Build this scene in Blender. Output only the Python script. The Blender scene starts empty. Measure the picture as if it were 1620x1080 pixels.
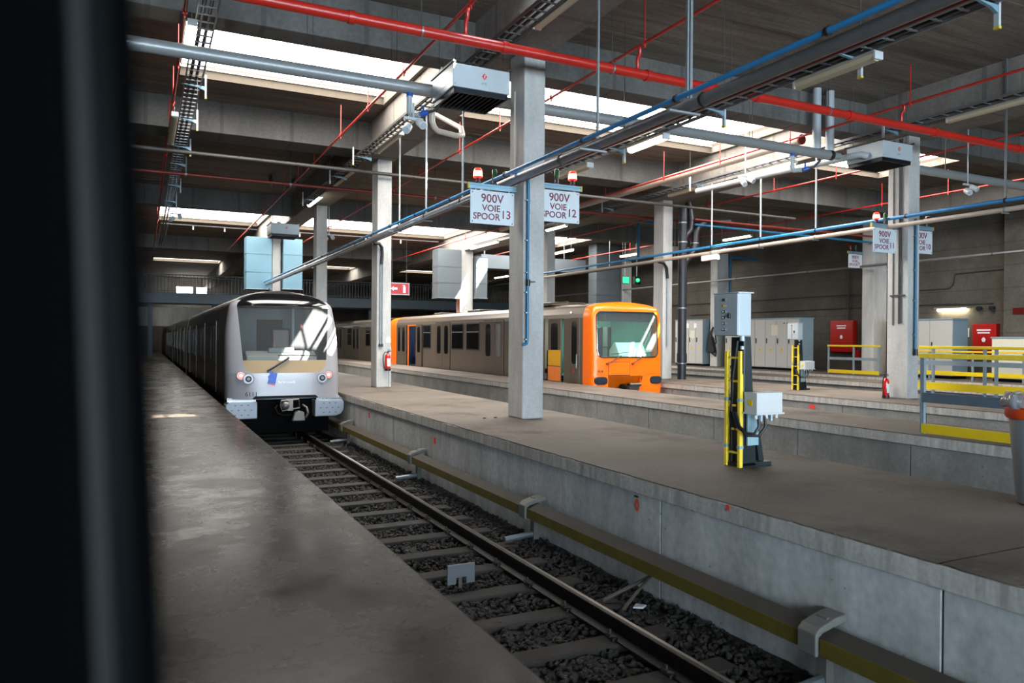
import bpy, bmesh, math, random
from mathutils import Vector, Matrix

# ------------------------------------------------------------------ camera, sky, sun, exposure
sc = bpy.context.scene
COL = sc.collection
cam_d = bpy.data.cameras.new('camera')
cam = bpy.data.objects.new('camera', cam_d)
COL.objects.link(cam)
YAW, PIT, ROL = 0.456794, -0.002967, 0.00742
_f = Vector((math.sin(YAW) * math.cos(PIT), math.cos(YAW) * math.cos(PIT), math.sin(PIT)))
_r0 = Vector((math.cos(YAW), -math.sin(YAW), 0))
_u0 = _r0.cross(_f)
_r = _r0 * math.cos(ROL) + _u0 * math.sin(ROL)
_u = -_r0 * math.sin(ROL) + _u0 * math.cos(ROL)
cam.matrix_world = Matrix(((_r.x, _u.x, -_f.x, 0), (_r.y, _u.y, -_f.y, 0), (_r.z, _u.z, -_f.z, 1.5), (0, 0, 0, 1)))
cam_d.sensor_width = 36
cam_d.lens = 36 * 1190.5 / 1620
cam_d.clip_start = 0.02
cam_d.clip_end = 400
cam_d.dof.use_dof = True
cam_d.dof.focus_distance = 15
cam_d.dof.aperture_fstop = 2.0
sc.camera = cam

SKY_COLOR, SKY_STRENGTH = (0.68, 0.85, 1.0), 36.0
PANE_COLOR, PANE_STRENGTH = (1.0, 0.965, 0.91), 19.0
SUN_STRENGTH = 260.0
EXPOSURE = -0.32
w = bpy.data.worlds.new('sky')
sc.world = w
w.use_nodes = True
w.node_tree.nodes['Background'].inputs[0].default_value = (*SKY_COLOR, 1)
w.node_tree.nodes['Background'].inputs[1].default_value = SKY_STRENGTH
SUN_DIR = Vector((-0.63, 0.55, -1.0)).normalized()
sun_d = bpy.data.lights.new('sun', 'SUN')
sun_d.energy = SUN_STRENGTH
sun_d.angle = 0.009
sun_d.color = (1.0, 0.95, 0.88)
sun = bpy.data.objects.new('sun', sun_d)
COL.objects.link(sun)
sun.rotation_euler = SUN_DIR.to_track_quat('-Z', 'Y').to_euler()
sun.location = (10, -10, 30)
# the open depot gateway behind the camera: a sampling portal for the sky, it adds no light of its own
pd = bpy.data.lights.new('gateway_portal', 'AREA')
pd.shape = 'RECTANGLE'
pd.size, pd.size_y = 30.0, 7.1
pd.cycles.is_portal = True
po = bpy.data.objects.new('gateway_portal', pd)
COL.objects.link(po)
po.location = (5.0, -15.9, 2.1)
po.rotation_euler = (math.radians(90), 0, math.radians(0))
sc.view_settings.view_transform = 'Standard'
sc.view_settings.look = 'None'
sc.view_settings.exposure = EXPOSURE
sc.view_settings.gamma = 1
sc.view_settings.use_curve_mapping = False
sc.cycles.use_denoising = True
sc.cycles.use_light_tree = False
sc.cycles.max_bounces = 7
sc.cycles.diffuse_bounces = 4
sc.cycles.transparent_max_bounces = 10
sc.cycles.sample_clamp_indirect = 6.0
sc.cycles.caustics_reflective = False
sc.cycles.caustics_refractive = False

# ------------------------------------------------------------------ helpers
R = random.Random(7)
PI = math.pi


def hx(s):
    s = s.lstrip('#')
    o = []
    for i in (0, 2, 4):
        c = int(s[i:i + 2], 16) / 255
        o.append(c / 12.92 if c <= 0.04045 else ((c + 0.055) / 1.055) ** 2.4)
    return tuple(o)


class MB:
    def __init__(s):
        s.v = []
        s.f = []
        s.m = []
        s.k = 0

    def add(s, vs, fs):
        b = len(s.v)
        s.v += [tuple(v) for v in vs]
        s.f += [tuple(b + i for i in f) for f in fs]
        s.m += [s.k] * len(fs)
        return s

    def slot(s, k):
        s.k = k
        return s

    def box(s, x0, x1, y0, y1, z0, z1):
        return s.add([(x0, y0, z0), (x1, y0, z0), (x1, y1, z0), (x0, y1, z0), (x0, y0, z1), (x1, y0, z1), (x1, y1, z1), (x0, y1, z1)],
                     [(3, 2, 1, 0), (4, 5, 6, 7), (0, 1, 5, 4), (1, 2, 6, 5), (2, 3, 7, 6), (3, 0, 4, 7)])

    def cyl(s, p0, p1, r, n=12, r1=None):
        p0, p1 = Vector(p0), Vector(p1)
        r1 = r if r1 is None else r1
        d = (p1 - p0).normalized()
        a = d.orthogonal().normalized()
        b = d.cross(a)
        vs = []
        for p, rr in ((p0, r), (p1, r1)):
            for i in range(n):
                t = 2 * PI * i / n
                vs.append(p + a * math.cos(t) * rr + b * math.sin(t) * rr)
        fs = [(i, (i + 1) % n, n + (i + 1) % n, n + i) for i in range(n)]
        fs += [tuple(range(n - 1, -1, -1)), tuple(range(n, 2 * n))]
        return s.add(vs, fs)

    def tube(s, pts, r, n=8):
        pts = [Vector(p) for p in pts]
        ds = []
        for i in range(len(pts)):
            a = pts[max(i - 1, 0)]
            b = pts[min(i + 1, len(pts) - 1)]
            ds.append((b - a).normalized())
        a = ds[0].orthogonal().normalized()
        vs = []
        for i, p in enumerate(pts):
            a = (a - ds[i] * a.dot(ds[i])).normalized()
            b = ds[i].cross(a)
            for k in range(n):
                t = 2 * PI * k / n
                vs.append(p + a * math.cos(t) * r + b * math.sin(t) * r)
        fs = []
        for i in range(len(pts) - 1):
            for k in range(n):
                k2 = (k + 1) % n
                fs.append((i * n + k, i * n + k2, (i + 1) * n + k2, (i + 1) * n + k))
        fs += [tuple(range(n - 1, -1, -1)), tuple(range((len(pts) - 1) * n, len(pts) * n))]
        return s.add(vs, fs)

    def prism(s, poly, axis, a0, a1):
        # poly: 2-D outline in the two remaining axes (x,y,z order), extruded along axis
        def P(p, a):
            q = list(p)
            q.insert('xyz'.index(axis), a)
            return q
        n = len(poly)
        vs = [P(p, a0) for p in poly] + [P(p, a1) for p in poly]
        ar = sum(poly[i][0] * poly[(i + 1) % n][1] - poly[(i + 1) % n][0] * poly[i][1] for i in range(n))
        flip = (ar > 0) == (axis != 'y')
        f0, f1 = tuple(range(n)), tuple(range(n, 2 * n))
        fs = [(i, (i + 1) % n, n + (i + 1) % n, n + i) for i in range(n)]
        fs += [f0[::-1], f1]
        if (a1 < a0):
            flip = not flip
        if not flip:
            fs = [f[::-1] for f in fs]
        return s.add(vs, fs)

    def lathe(s, prof, c, n=16, ax='z'):
        vs = []
        for r, h in prof:
            for k in range(n):
                t = 2 * PI * k / n
                p = (r * math.cos(t), r * math.sin(t), h)
                if ax == 'y':
                    p = (p[0], h, p[1])
                elif ax == 'x':
                    p = (h, p[0], p[1])
                vs.append((c[0] + p[0], c[1] + p[1], c[2] + p[2]))
        m = len(prof)
        fs = []
        for i in range(m - 1):
            for k in range(n):
                k2 = (k + 1) % n
                f = (i * n + k, i * n + k2, (i + 1) * n + k2, (i + 1) * n + k)
                fs.append(f if ax != 'y' else f[::-1])
        fs += [tuple(range(n - 1, -1, -1)), tuple(range((m - 1) * n, m * n))]
        return s.add(vs, fs)

    def sphere(s, c, r, n=12, m=8, sz=1.0):
        prof = [(max(1e-4, r * math.sin(PI * i / m)), -r * sz * math.cos(PI * i / m)) for i in range(m + 1)]
        return s.lathe(prof, c, n)


WL = {}          # world location of every object made here


def link(o, parent, loc):
    COL.objects.link(o)
    if parent is not None:
        o.parent = parent
        o.location = Vector(loc) - WL[parent]
    else:
        o.location = loc
    WL[o] = Vector(loc)
    return o


def tag(o, label=None, cat=None, group=None, kind=None):
    if label:
        o['label'] = label
    if cat:
        o['category'] = cat
    if group:
        o['group'] = group
    if kind:
        o['kind'] = kind
    return o


def thing(name, label, cat, loc, group=None, kind=None):
    o = bpy.data.objects.new(name, None)
    o.empty_display_size = 0.1
    link(o, None, loc)
    return tag(o, label, cat, group, kind)


def mesh_of(name, mb, mats, loc, smooth):
    me = bpy.data.meshes.new(name)
    L = Vector(loc)
    me.from_pydata([tuple(Vector(v) - L) for v in mb.v], [], mb.f)
    if not isinstance(mats, (list, tuple)):
        mats = [mats]
    for m in mats:
        me.materials.append(M[m])
    if len(mats) > 1:
        me.polygons.foreach_set('material_index', mb.m)
    if smooth:
        me.polygons.foreach_set('use_smooth', [True] * len(me.polygons))
        me.set_sharp_from_angle(angle=math.radians(smooth))
    if len(me.polygons) < 4000:
        bm = bmesh.new()
        bm.from_mesh(me)
        bmesh.ops.recalc_face_normals(bm, faces=bm.faces)
        bm.to_mesh(me)
        bm.free()
    me.update()
    return me


def part(name, mb, mats, parent, label=None, smooth=0, bevel=0, kind=None):
    loc = WL[parent]
    o = bpy.data.objects.new(name, mesh_of(name, mb, mats, loc, smooth))
    link(o, parent, loc)
    if label:
        o['label'] = label
    if kind:
        o['kind'] = kind
    if bevel:
        b = o.modifiers.new('bevel', 'BEVEL')
        b.width = bevel
        b.segments = 2
        b.limit_method = 'ANGLE'
    return o


def solo(name, mb, mats, label, cat, group=None, kind=None, smooth=0, bevel=0):
    xs, ys, zs = zip(*mb.v)
    loc = ((min(xs) + max(xs)) / 2, (min(ys) + max(ys)) / 2, min(zs))
    o = bpy.data.objects.new(name, mesh_of(name, mb, mats, loc, smooth))
    link(o, None, loc)
    tag(o, label, cat, group, kind)
    if bevel:
        b = o.modifiers.new('bevel', 'BEVEL')
        b.width = bevel
        b.segments = 2
        b.limit_method = 'ANGLE'
    return o


def copy_tree(o, delta=(0, 0, 0), parent=None, label=None):
    c = o.copy()
    COL.objects.link(c)
    d = Vector(delta)
    WL[c] = WL[o] + d
    if parent is None:
        c.location = o.location + d
    else:
        c.parent = parent
    if label:
        c['label'] = label
    for ch in list(o.children):
        copy_tree(ch, delta, c)
    return c


def text_mb(body, size, org, ux, uy, depth=0.004, align='LEFT', k=0, mb=None, bold=0.0):
    cu = bpy.data.curves.new('t', 'FONT')
    cu.body = body
    cu.size = size
    cu.align_x = align
    cu.extrude = depth / 2
    cu.offset = bold
    cu.resolution_u = 3
    ob = bpy.data.objects.new('t', cu)
    COL.objects.link(ob)
    dg = bpy.context.evaluated_depsgraph_get()
    me = bpy.data.meshes.new_from_object(ob.evaluated_get(dg))
    ux, uy, o = Vector(ux), Vector(uy), Vector(org)
    n = ux.cross(uy)
    mb = mb or MB()
    mb.slot(k).add([o + ux * v.co.x + uy * v.co.y + n * v.co.z for v in me.vertices], [tuple(p.vertices) for p in me.polygons])
    bpy.data.objects.remove(ob)
    bpy.data.curves.remove(cu)
    bpy.data.meshes.remove(me)
    return mb


# ------------------------------------------------------------------ materials (all procedural)
M = {}


def nodes(name):
    m = bpy.data.materials.new(name)
    m.use_nodes = True
    M[name] = m
    nt = m.node_tree
    return m, nt, nt.nodes['Principled BSDF']


def plain(name, c, rough=0.5, metal=0.0, spec=0.5, var=0.12, scale=6.0, bump=0.0, emit=None, es=0.0):
    m, nt, b = nodes(name)
    c = hx(c) if isinstance(c, str) else c
    N = nt.nodes.new
    g = N('ShaderNodeNewGeometry')
    n = N('ShaderNodeTexNoise')
    n.inputs['Scale'].default_value = scale
    n.inputs['Detail'].default_value = 4
    nt.links.new(g.outputs['Position'], n.inputs['Vector'])
    mx = N('ShaderNodeMix')
    mx.data_type = 'RGBA'
    mx.inputs[6].default_value = (*[x * (1 - var) for x in c], 1)
    mx.inputs[7].default_value = (*[min(1, x * (1 + var)) for x in c], 1)
    nt.links.new(n.outputs['Fac'], mx.inputs[0])
    nt.links.new(mx.outputs[2], b.inputs['Base Color'])
    b.inputs['Roughness'].default_value = rough
    b.inputs['Metallic'].default_value = metal
    b.inputs['Specular IOR Level'].default_value = spec
    if bump:
        bp = N('ShaderNodeBump')
        bp.inputs['Strength'].default_value = bump
        bp.inputs['Distance'].default_value = 0.02
        nt.links.new(n.outputs['Fac'], bp.inputs['Height'])
        nt.links.new(bp.outputs[0], b.inputs['Normal'])
    if emit:
        e = hx(emit) if isinstance(emit, str) else emit
        b.inputs['Emission Color'].default_value = (*e, 1)
        b.inputs['Emission Strength'].default_value = es
    return m


def concrete(name, a, bcol, stain=None, rough=(0.75, 0.95), scale=0.9, streak=(1, 1, 1), fine=14, bump=0.25, pits=0.0, spec=0.3, stain_amt=0.5, stain_scale=0.5, boards=None, grain=0.55, ior=1.5):
    """board-marked or cast concrete: large clouds, fine grain, stains and small pits"""
    m, nt, b = nodes(name)
    N, L = nt.nodes.new, nt.links.new
    g = N('ShaderNodeNewGeometry')
    mp = N('ShaderNodeMapping')
    mp.inputs['Scale'].default_value = streak
    L(g.outputs['Position'], mp.inputs['Vector'])
    n1 = N('ShaderNodeTexNoise')
    n1.inputs['Scale'].default_value = scale
    n1.inputs['Detail'].default_value = 8
    n1.inputs['Roughness'].default_value = 0.62
    L(mp.outputs[0], n1.inputs['Vector'])
    r1 = N('ShaderNodeValToRGB')
    r1.color_ramp.elements[0].position = 0.36
    r1.color_ramp.elements[1].position = 0.66
    r1.color_ramp.elements[0].color = (*hx(a), 1)
    r1.color_ramp.elements[1].color = (*hx(bcol), 1)
    L(n1.outputs['Fac'], r1.inputs['Fac'])
    n2 = N('ShaderNodeTexNoise')
    n2.inputs['Scale'].default_value = fine
    n2.inputs['Detail'].default_value = 5
    L(g.outputs['Position'], n2.inputs['Vector'])
    mm = N('ShaderNodeMix')
    mm.data_type = 'RGBA'
    mm.blend_type = 'MULTIPLY'
    mm.inputs[0].default_value = grain
    rr = N('ShaderNodeValToRGB')
    rr.color_ramp.elements[0].position = 0.25
    rr.color_ramp.elements[1].position = 0.7
    rr.color_ramp.elements[0].color = (0.55, 0.55, 0.55, 1)
    rr.color_ramp.elements[1].color = (1, 1, 1, 1)
    L(n2.outputs['Fac'], rr.inputs['Fac'])
    L(r1.outputs[0], mm.inputs[6])
    L(rr.outputs[0], mm.inputs[7])
    out = mm.outputs[2]
    if stain:
        n3 = N('ShaderNodeTexNoise')
        n3.inputs['Scale'].default_value = stain_scale
        n3.inputs['Detail'].default_value = 7
        n3.inputs['Roughness'].default_value = 0.7
        L(mp.outputs[0], n3.inputs['Vector'])
        r3 = N('ShaderNodeValToRGB')
        r3.color_ramp.elements[0].position = 0.52
        r3.color_ramp.elements[1].position = 0.68
        r3.color_ramp.elements[0].color = (0, 0, 0, 1)
        r3.color_ramp.elements[1].color = (stain_amt,) * 3 + (1,)
        L(n3.outputs['Fac'], r3.inputs['Fac'])
        ms = N('ShaderNodeMix')
        ms.data_type = 'RGBA'
        ms.inputs[7].default_value = (*hx(stain), 1)
        L(r3.outputs[0], ms.inputs[0])
        L(out, ms.inputs[6])
        out = ms.outputs[2]
    if boards:
        # thin dark formwork lines along one axis: (axis, pitch)
        sx = N('ShaderNodeSeparateXYZ')
        L(g.outputs['Position'], sx.inputs[0])
        dv = N('ShaderNodeMath')
        dv.operation = 'DIVIDE'
        dv.inputs[1].default_value = boards[1]
        L(sx.outputs['XYZ'.index(boards[0])], dv.inputs[0])
        fr = N('ShaderNodeMath')
        fr.operation = 'FRACT'
        L(dv.outputs[0], fr.inputs[0])
        lt = N('ShaderNodeMath')
        lt.operation = 'LESS_THAN'
        lt.inputs[1].default_value = 0.05
        L(fr.outputs[0], lt.inputs[0])
        ml = N('ShaderNodeMath')
        ml.operation = 'MULTIPLY'
        ml.inputs[1].default_value = 0.4
        L(lt.outputs[0], ml.inputs[0])
        mb_ = N('ShaderNodeMix')
        mb_.data_type = 'RGBA'
        mb_.inputs[7].default_value = (*[x * 0.4 for x in hx(a)], 1)
        L(ml.outputs[0], mb_.inputs[0])
        L(out, mb_.inputs[6])
        out = mb_.outputs[2]
    if pits:
        vo = N('ShaderNodeTexVoronoi')
        vo.inputs['Scale'].default_value = 5.0
        L(g.outputs['Position'], vo.inputs['Vector'])
        lp = N('ShaderNodeMath')
        lp.operation = 'LESS_THAN'
        lp.inputs[1].default_value = 0.075
        L(vo.outputs['Distance'], lp.inputs[0])
        lm = N('ShaderNodeMath')
        lm.operation = 'MULTIPLY'
        lm.inputs[1].default_value = pits
        L(lp.outputs[0], lm.inputs[0])
        mpx = N('ShaderNodeMix')
        mpx.data_type = 'RGBA'
        mpx.inputs[7].default_value = (*[x * 0.35 for x in hx(a)], 1)
        L(lm.outputs[0], mpx.inputs[0])
        L(out, mpx.inputs[6])
        out = mpx.outputs[2]
    L(out, b.inputs['Base Color'])
    mr = N('ShaderNodeMapRange')
    mr.inputs[3].default_value = rough[0]
    mr.inputs[4].default_value = rough[1]
    mr.inputs[1].default_value = 0.35
    mr.inputs[2].default_value = 0.65
    L(n1.outputs['Fac'], mr.inputs[0])
    L(mr.outputs[0], b.inputs['Roughness'])
    b.inputs['Specular IOR Level'].default_value = spec
    b.inputs['IOR'].default_value = ior
    bp = N('ShaderNodeBump')
    bp.inputs['Strength'].default_value = bump
    bp.inputs['Distance'].default_value = 0.01
    L(n2.outputs['Fac'], bp.inputs['Height'])
    L(bp.outputs[0], b.inputs['Normal'])
    return m


def emitter(name, c, s, base='#ffffff'):
    m, nt, b = nodes(name)
    c = hx(c) if isinstance(c, str) else c
    b.inputs['Base Color'].default_value = (*hx(base), 1)
    b.inputs['Emission Color'].default_value = (*c, 1)
    b.inputs['Emission Strength'].default_value = s
    b.inputs['Roughness'].default_value = 0.3
    return m


def pane_glass(name, tint, gloss=0.08, rough=0.02, body=None, body_amt=0.0):
    """thin sheet glass: tinted see-through plus mirror reflection by angle, optional dirt film"""
    m, nt, b = nodes(name)
    N, L = nt.nodes.new, nt.links.new
    out = nt.nodes['Material Output']
    tr = N('ShaderNodeBsdfTransparent')
    tr.inputs[0].default_value = (*tint, 1)
    gl = N('ShaderNodeBsdfGlossy')
    gl.inputs['Roughness'].default_value = rough
    lw = N('ShaderNodeLayerWeight')
    lw.inputs[0].default_value = 0.5
    mr = N('ShaderNodeMapRange')
    mr.inputs[3].default_value = gloss
    mr.inputs[4].default_value = 0.75
    pw = N('ShaderNodeMath')
    pw.operation = 'POWER'
    pw.inputs[1].default_value = 4.0
    L(lw.outputs['Facing'], pw.inputs[0])
    L(pw.outputs[0], mr.inputs[0])
    mx = N('ShaderNodeMixShader')
    L(mr.outputs[0], mx.inputs[0])
    L(tr.outputs[0], mx.inputs[1])
    L(gl.outputs[0], mx.inputs[2])
    res = mx.outputs[0]
    if body:
        b.inputs['Base Color'].default_value = (*hx(body), 1)
        b.inputs['Roughness'].default_value = 0.25
        m2 = N('ShaderNodeMixShader')
        m2.inputs[0].default_value = body_amt
        L(res, m2.inputs[1])
        L(b.outputs[0], m2.inputs[2])
        res = m2.outputs[0]
    L(res, out.inputs[0])
    return m


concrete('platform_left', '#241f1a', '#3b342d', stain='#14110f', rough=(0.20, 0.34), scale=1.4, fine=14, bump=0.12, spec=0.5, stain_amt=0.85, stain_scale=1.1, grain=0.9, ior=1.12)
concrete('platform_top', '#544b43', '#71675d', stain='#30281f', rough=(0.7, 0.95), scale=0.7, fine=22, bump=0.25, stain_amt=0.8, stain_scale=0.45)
concrete('platform_lip', '#9f9b95', '#bebab3', stain='#79736b', scale=1.5, streak=(1, 6, 0.7), fine=25, bump=0.4, pits=0.7, stain_amt=0.6, stain_scale=0.9)
concrete('pit_wall', '#a6a6a3', '#c6c6c4', stain='#7d7a74', scale=1.0, streak=(1, 2.2, 0.55), fine=12, bump=0.3, pits=0.6, stain_amt=0.55, stain_scale=0.8)
concrete('panel_wall', '#7b7a76', '#94928d', stain='#625f5a', scale=0.9, streak=(1, 1.5, 0.8), fine=16, bump=0.25, pits=0.5)
concrete('column', '#a4a29e', '#bdbbb7', stain='#8b8782', scale=1.2, streak=(1.5, 1.5, 0.4), fine=18, bump=0.15, pits=0.25, stain_amt=0.4, stain_scale=0.7, grain=0.3)
concrete('slab', '#665f57', '#8a8278', stain='#474039', scale=0.8, streak=(0.35, 4.0, 1), fine=10, bump=0.2, stain_amt=0.7)
concrete('beam', '#575552', '#6c6a67', stain='#44403b', scale=0.8, streak=(1.2, 1.2, 0.5), fine=12, bump=0.2, pits=0.4, boards=('X', 1.9), stain_amt=0.5)
concrete('beam_long', '#756f68', '#8d8780', stain='#5d574f', scale=0.8, streak=(1.2, 0.8, 0.6), fine=12, bump=0.2, boards=('Y', 2.2), stain_amt=0.5)
concrete('wall', '#544f48', '#69635b', stain='#3d3832', scale=0.6, streak=(1, 1, 1), fine=8, bump=0.3, boards=('Z', 0.95), stain_amt=0.5)
concrete('pit_floor', '#3a352f', '#4a443d', stain='#26221e', fine=20, bump=0.5)
concrete('ballast_bed', '#13110f', '#211e1b', stain='#0d0c0a', scale=6, fine=40, bump=0.8)
concrete('stone', '#1f1d1b', '#36322e', stain='#131110', scale=9, fine=30, bump=0.5, rough=(0.6, 0.9), stain_scale=5)
concrete('sleeper', '#2c2825', '#3c3733', stain='#1f1b18', scale=3, fine=26, bump=0.4)
plain('rail_steel', '#1b1714', 0.55, 0.6, var=0.3, scale=12, bump=0.2)
plain('rail_head_highlight', '#7d756d', 0.28, 0.9, var=0.15)
plain('clip_steel', '#3b352f', 0.6, 0.5, var=0.3, scale=20)
plain('yellow_cover', '#5c5018', 0.55, var=0.35, scale=7)
plain('cover_dirt', '#38322a', 0.8, var=0.3, scale=5)
plain('bracket_grey', '#64625d', 0.55, var=0.15)
plain('galvanised', '#8f989c', 0.42, 0.75, var=0.15, scale=10)
plain('grey_pipe', '#8b8e8e', 0.38, 0.25, var=0.08)
plain('steel_pipe', '#7d7d80', 0.4, 0.6, var=0.15, scale=8)
plain('dark_pipe', '#45423f', 0.5, 0.3, var=0.2)
plain('beige_pipe', '#b3a597', 0.5, 0.1, var=0.1)
plain('red_pipe', '#b0241a', 0.32, 0.0, spec=0.6, var=0.15, scale=4)
plain('dark_red_pipe', '#7c2a20', 0.45, 0.0, var=0.2)
plain('blue_pipe', '#2f80b8', 0.35, 0.1, var=0.1)
plain('teal_pipe', '#1d6285', 0.4, 0.1, var=0.1)
plain('blue_collar', '#1c4fa0', 0.4)
plain('black_plastic', '#17181a', 0.45, var=0.2)
plain('black_pipe', '#24242a', 0.4, 0.2, var=0.2)
plain('white_plastic', '#d8d9d8', 0.4, var=0.04)
plain('white_sheet', '#aab0b3', 0.4, 0.1, var=0.04)
plain('heater_case', '#a9b1b5', 0.38, 0.1, var=0.04)
plain('heater_dark', '#1d2023', 0.4, 0.5, var=0.2)
plain('sign_white', '#bcc3c7', 0.35, var=0.03)
plain('sign_text', '#6e1f33', 0.5, var=0.05)
plain('sign_red', '#c3262f', 0.4, var=0.05)
plain('strut_blue', '#7fa0b0', 0.4, 0.4, var=0.08)
plain('cap_yellow', '#b9a533', 0.5)
plain('lamp_body', '#9d9482', 0.45, var=0.06)
plain('lamp_cover', '#b9ac91', 0.3, var=0.06)
plain('lamp_end', '#c9ced0', 0.3, 0.3)
emitter('wall_lamp_lit', (1.0, 0.90, 0.62), 80.0)
emitter('lamp_lit', (1.0, 0.93, 0.74), 14.0)
emitter('red_lit', (1.0, 0.02, 0.008), 5.0, '#ff2010')
emitter('red_core', (1.0, 0.30, 0.18), 9.0)
emitter('tail_lit', (1.0, 0.10, 0.06), 2.6, '#ff4030')
emitter('tail_core', (1.0, 0.55, 0.42), 7.0)
emitter('fill_lit', (0.88, 1.0, 1.0), 16.0)  # glow of the fill lamps added inside the orange train
emitter('green_lit', (0.02, 0.8, 0.15), 5.0, '#10a040')
plain('green_off', '#1e4a2d', 0.25, var=0.1)
plain('red_off', '#5a1512', 0.25, var=0.1)
plain('beacon_base', '#2a2433', 0.4)
emitter('opal_pane', PANE_COLOR, PANE_STRENGTH)
pane_glass('clear_pane', (0.96, 0.97, 0.97), 0.05)
plain('frame_white', '#cfccc6', 0.5, var=0.05)
plain('upstand', '#4f463a', 0.75, var=0.15)
plain('yellow_paint', '#cbae12', 0.42, var=0.08, scale=9)
plain('yellow_worn', '#e6c433', 0.5, var=0.2, scale=14)
plain('rail_grey', '#7d8b93', 0.42, 0.25, var=0.1)
plain('rail_bluegrey', '#54646f', 0.42, 0.25, var=0.12)
plain('post_dark', '#1b2427', 0.45, 0.3, var=0.15)
plain('box_grey', '#a3abaf', 0.4, 0.1, var=0.04)
plain('box_white', '#babab7', 0.4, var=0.04)
plain('plate_blue', '#8fabb3', 0.42, 0.2, var=0.06)
plain('orange_button', '#b5761f', 0.4)
plain('button_grey', '#74797c', 0.4)
plain('warn_yellow', '#d9b800', 0.45)
plain('cable_black', '#121316', 0.5)
plain('cabinet', '#a9a7a2', 0.45, 0.05, var=0.05)
plain('cabinet_side', '#7f929b', 0.45, 0.1, var=0.06)  # bluish cast of the rear daylight put into the side colour
plain('cabinet_pale', '#c3bfae', 0.45, var=0.04)
plain('red_cabinet', '#b3170f', 0.4, var=0.08)
plain('ext_red', '#c71a12', 0.25, spec=0.7, var=0.05)
plain('label_green', '#bfe0cd', 0.5, var=0.2, scale=60)
plain('train_white', '#98969a', 0.30, 0.15, spec=0.6, var=0.03)
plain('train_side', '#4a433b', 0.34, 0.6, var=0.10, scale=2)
plain('train_roof', '#3a3735', 0.35, 0.4, var=0.1)
plain('train_black', '#0d0e10', 0.08, 0.0, spec=0.8, var=0.1)
plain('train_under', '#070707', 0.85, spec=0.1, var=0.2)
plain('train_tan', '#96805f', 0.5, var=0.08, scale=40)
plain('bumper_grey', '#868e9a', 0.42, 0.1, var=0.05)
plain('chrome', '#cfcfcf', 0.15, 1.0, var=0.02)
plain('coupler_steel', '#6a6560', 0.45, 0.7, var=0.25, scale=12)
plain('logo_blue', '#0d4fb4', 0.4)
plain('logo_red', '#d8362a', 0.4)
plain('text_white', '#f2f2f2', 0.4)
plain('text_dark', '#3a3230', 0.5)
plain('orange_paint', '#f26a05', 0.30, spec=0.6, var=0.05)
plain('orange_bodyside', '#64584b', 0.38, 0.35, var=0.10, scale=1.4)
plain('orange_doorleaf', '#60554a', 0.36, 0.4, var=0.08)
plain('door_rubber', '#1c1a19', 0.7)
plain('plate_yellow', '#d69a10', 0.35, var=0.15)
plain('plate_orange', '#e2792f', 0.35, var=0.15)
plain('interior_cream', '#b8b29c', 0.6)
plain('interior_teal', '#7fb5a4', 0.6, var=0.2)
plain('interior_dark', '#1c1f22', 0.6)
plain('seat_blue', '#1f3a5c', 0.7)
plain('lens_dark', '#1d2b38', 0.06, 0.2, spec=0.9)
pane_glass('window_glass', (0.30, 0.31, 0.30), 0.10, 0.03, '#20211f', 0.25)
pane_glass('windshield_dark', (0.46, 0.49, 0.48), 0.08, 0.015, '#d8dadc', 0.045)
pane_glass('windshield_green', (0.62, 0.95, 0.84), 0.05, 0.015, '#dfe6e8', 0.05)
plain('bin_orange', '#e04a10', 0.4, var=0.05)
plain('bin_grey', '#787e83', 0.45, var=0.05)
pane_glass('plastic_film', (0.75, 0.77, 0.78), 0.12, 0.12, '#b8bcc0', 0.35)
plain('bridge_blue', '#2c3c47', 0.5, 0.2, var=0.15)
plain('duct_sheet', '#5c7b89', 0.45, 0.35, var=0.10, scale=1.2)
plain('duct_dark', '#596065', 0.45, 0.4, var=0.12, scale=1.2)
plain('paint_mark_orange', '#d1562a', 0.7, var=0.2)
plain('paint_mark_red', '#d63a35', 0.7, var=0.2)
plain('litter_white', '#c9cbcd', 0.6)
plain('plate_grey', '#55575a', 0.6)
plain('wood_dark', '#4d453d', 0.8, var=0.25)
plain('jacket_black', '#15161a', 0.9)
plain('rubber_seal', '#030405', 0.85, spec=0.1, var=0.2)
plain('door_metal', '#4a4c4c', 0.45, 0.3, var=0.1)
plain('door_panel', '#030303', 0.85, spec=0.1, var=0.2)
plain('door_teal', '#060d10', 0.35, 0.0, var=0.2)

# ------------------------------------------------------------------ the hall: floor, platforms, columns, roof
YB, YE = -16.0, 92.0          # gateway end behind the camera, far end
solo('floor', MB().box(-10, 34, YB - 12, YE, -1.7, -1.45), 'pit_floor', 'dark concrete bottom of the track pits', 'floor', kind='structure')


def ragged(x0, x1, a, b, rg):
    # wearing layer of a platform; its near edge may be chipped
    if not rg:
        return MB().box(x0, x1, a, b, -.012, 0)
    RG = random.Random(5)
    ys_ = [a]
    while ys_[-1] < min(b, 22) - .05:
        ys_.append(ys_[-1] + RG.uniform(.025, .07))
    ys_.append(b)
    e, o = 0.0, []
    for q in ys_:
        e = .6 * e + RG.uniform(-.012, .016)
        o.append(max(0, e))
    n = len(ys_)
    vs = [(x0 + 0.002 + o[i], ys_[i], z) for z in (-.012, 0) for i in range(n)] + [(x1, q, z) for z in (-.012, 0) for q in ys_]
    fs = []
    for i in range(n - 1):
        fs += [(n + i, 3 * n + i, 3 * n + i + 1, n + i + 1), (i, i + 1, n + i + 1, n + i)]
    return MB().add(vs, fs)


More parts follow.
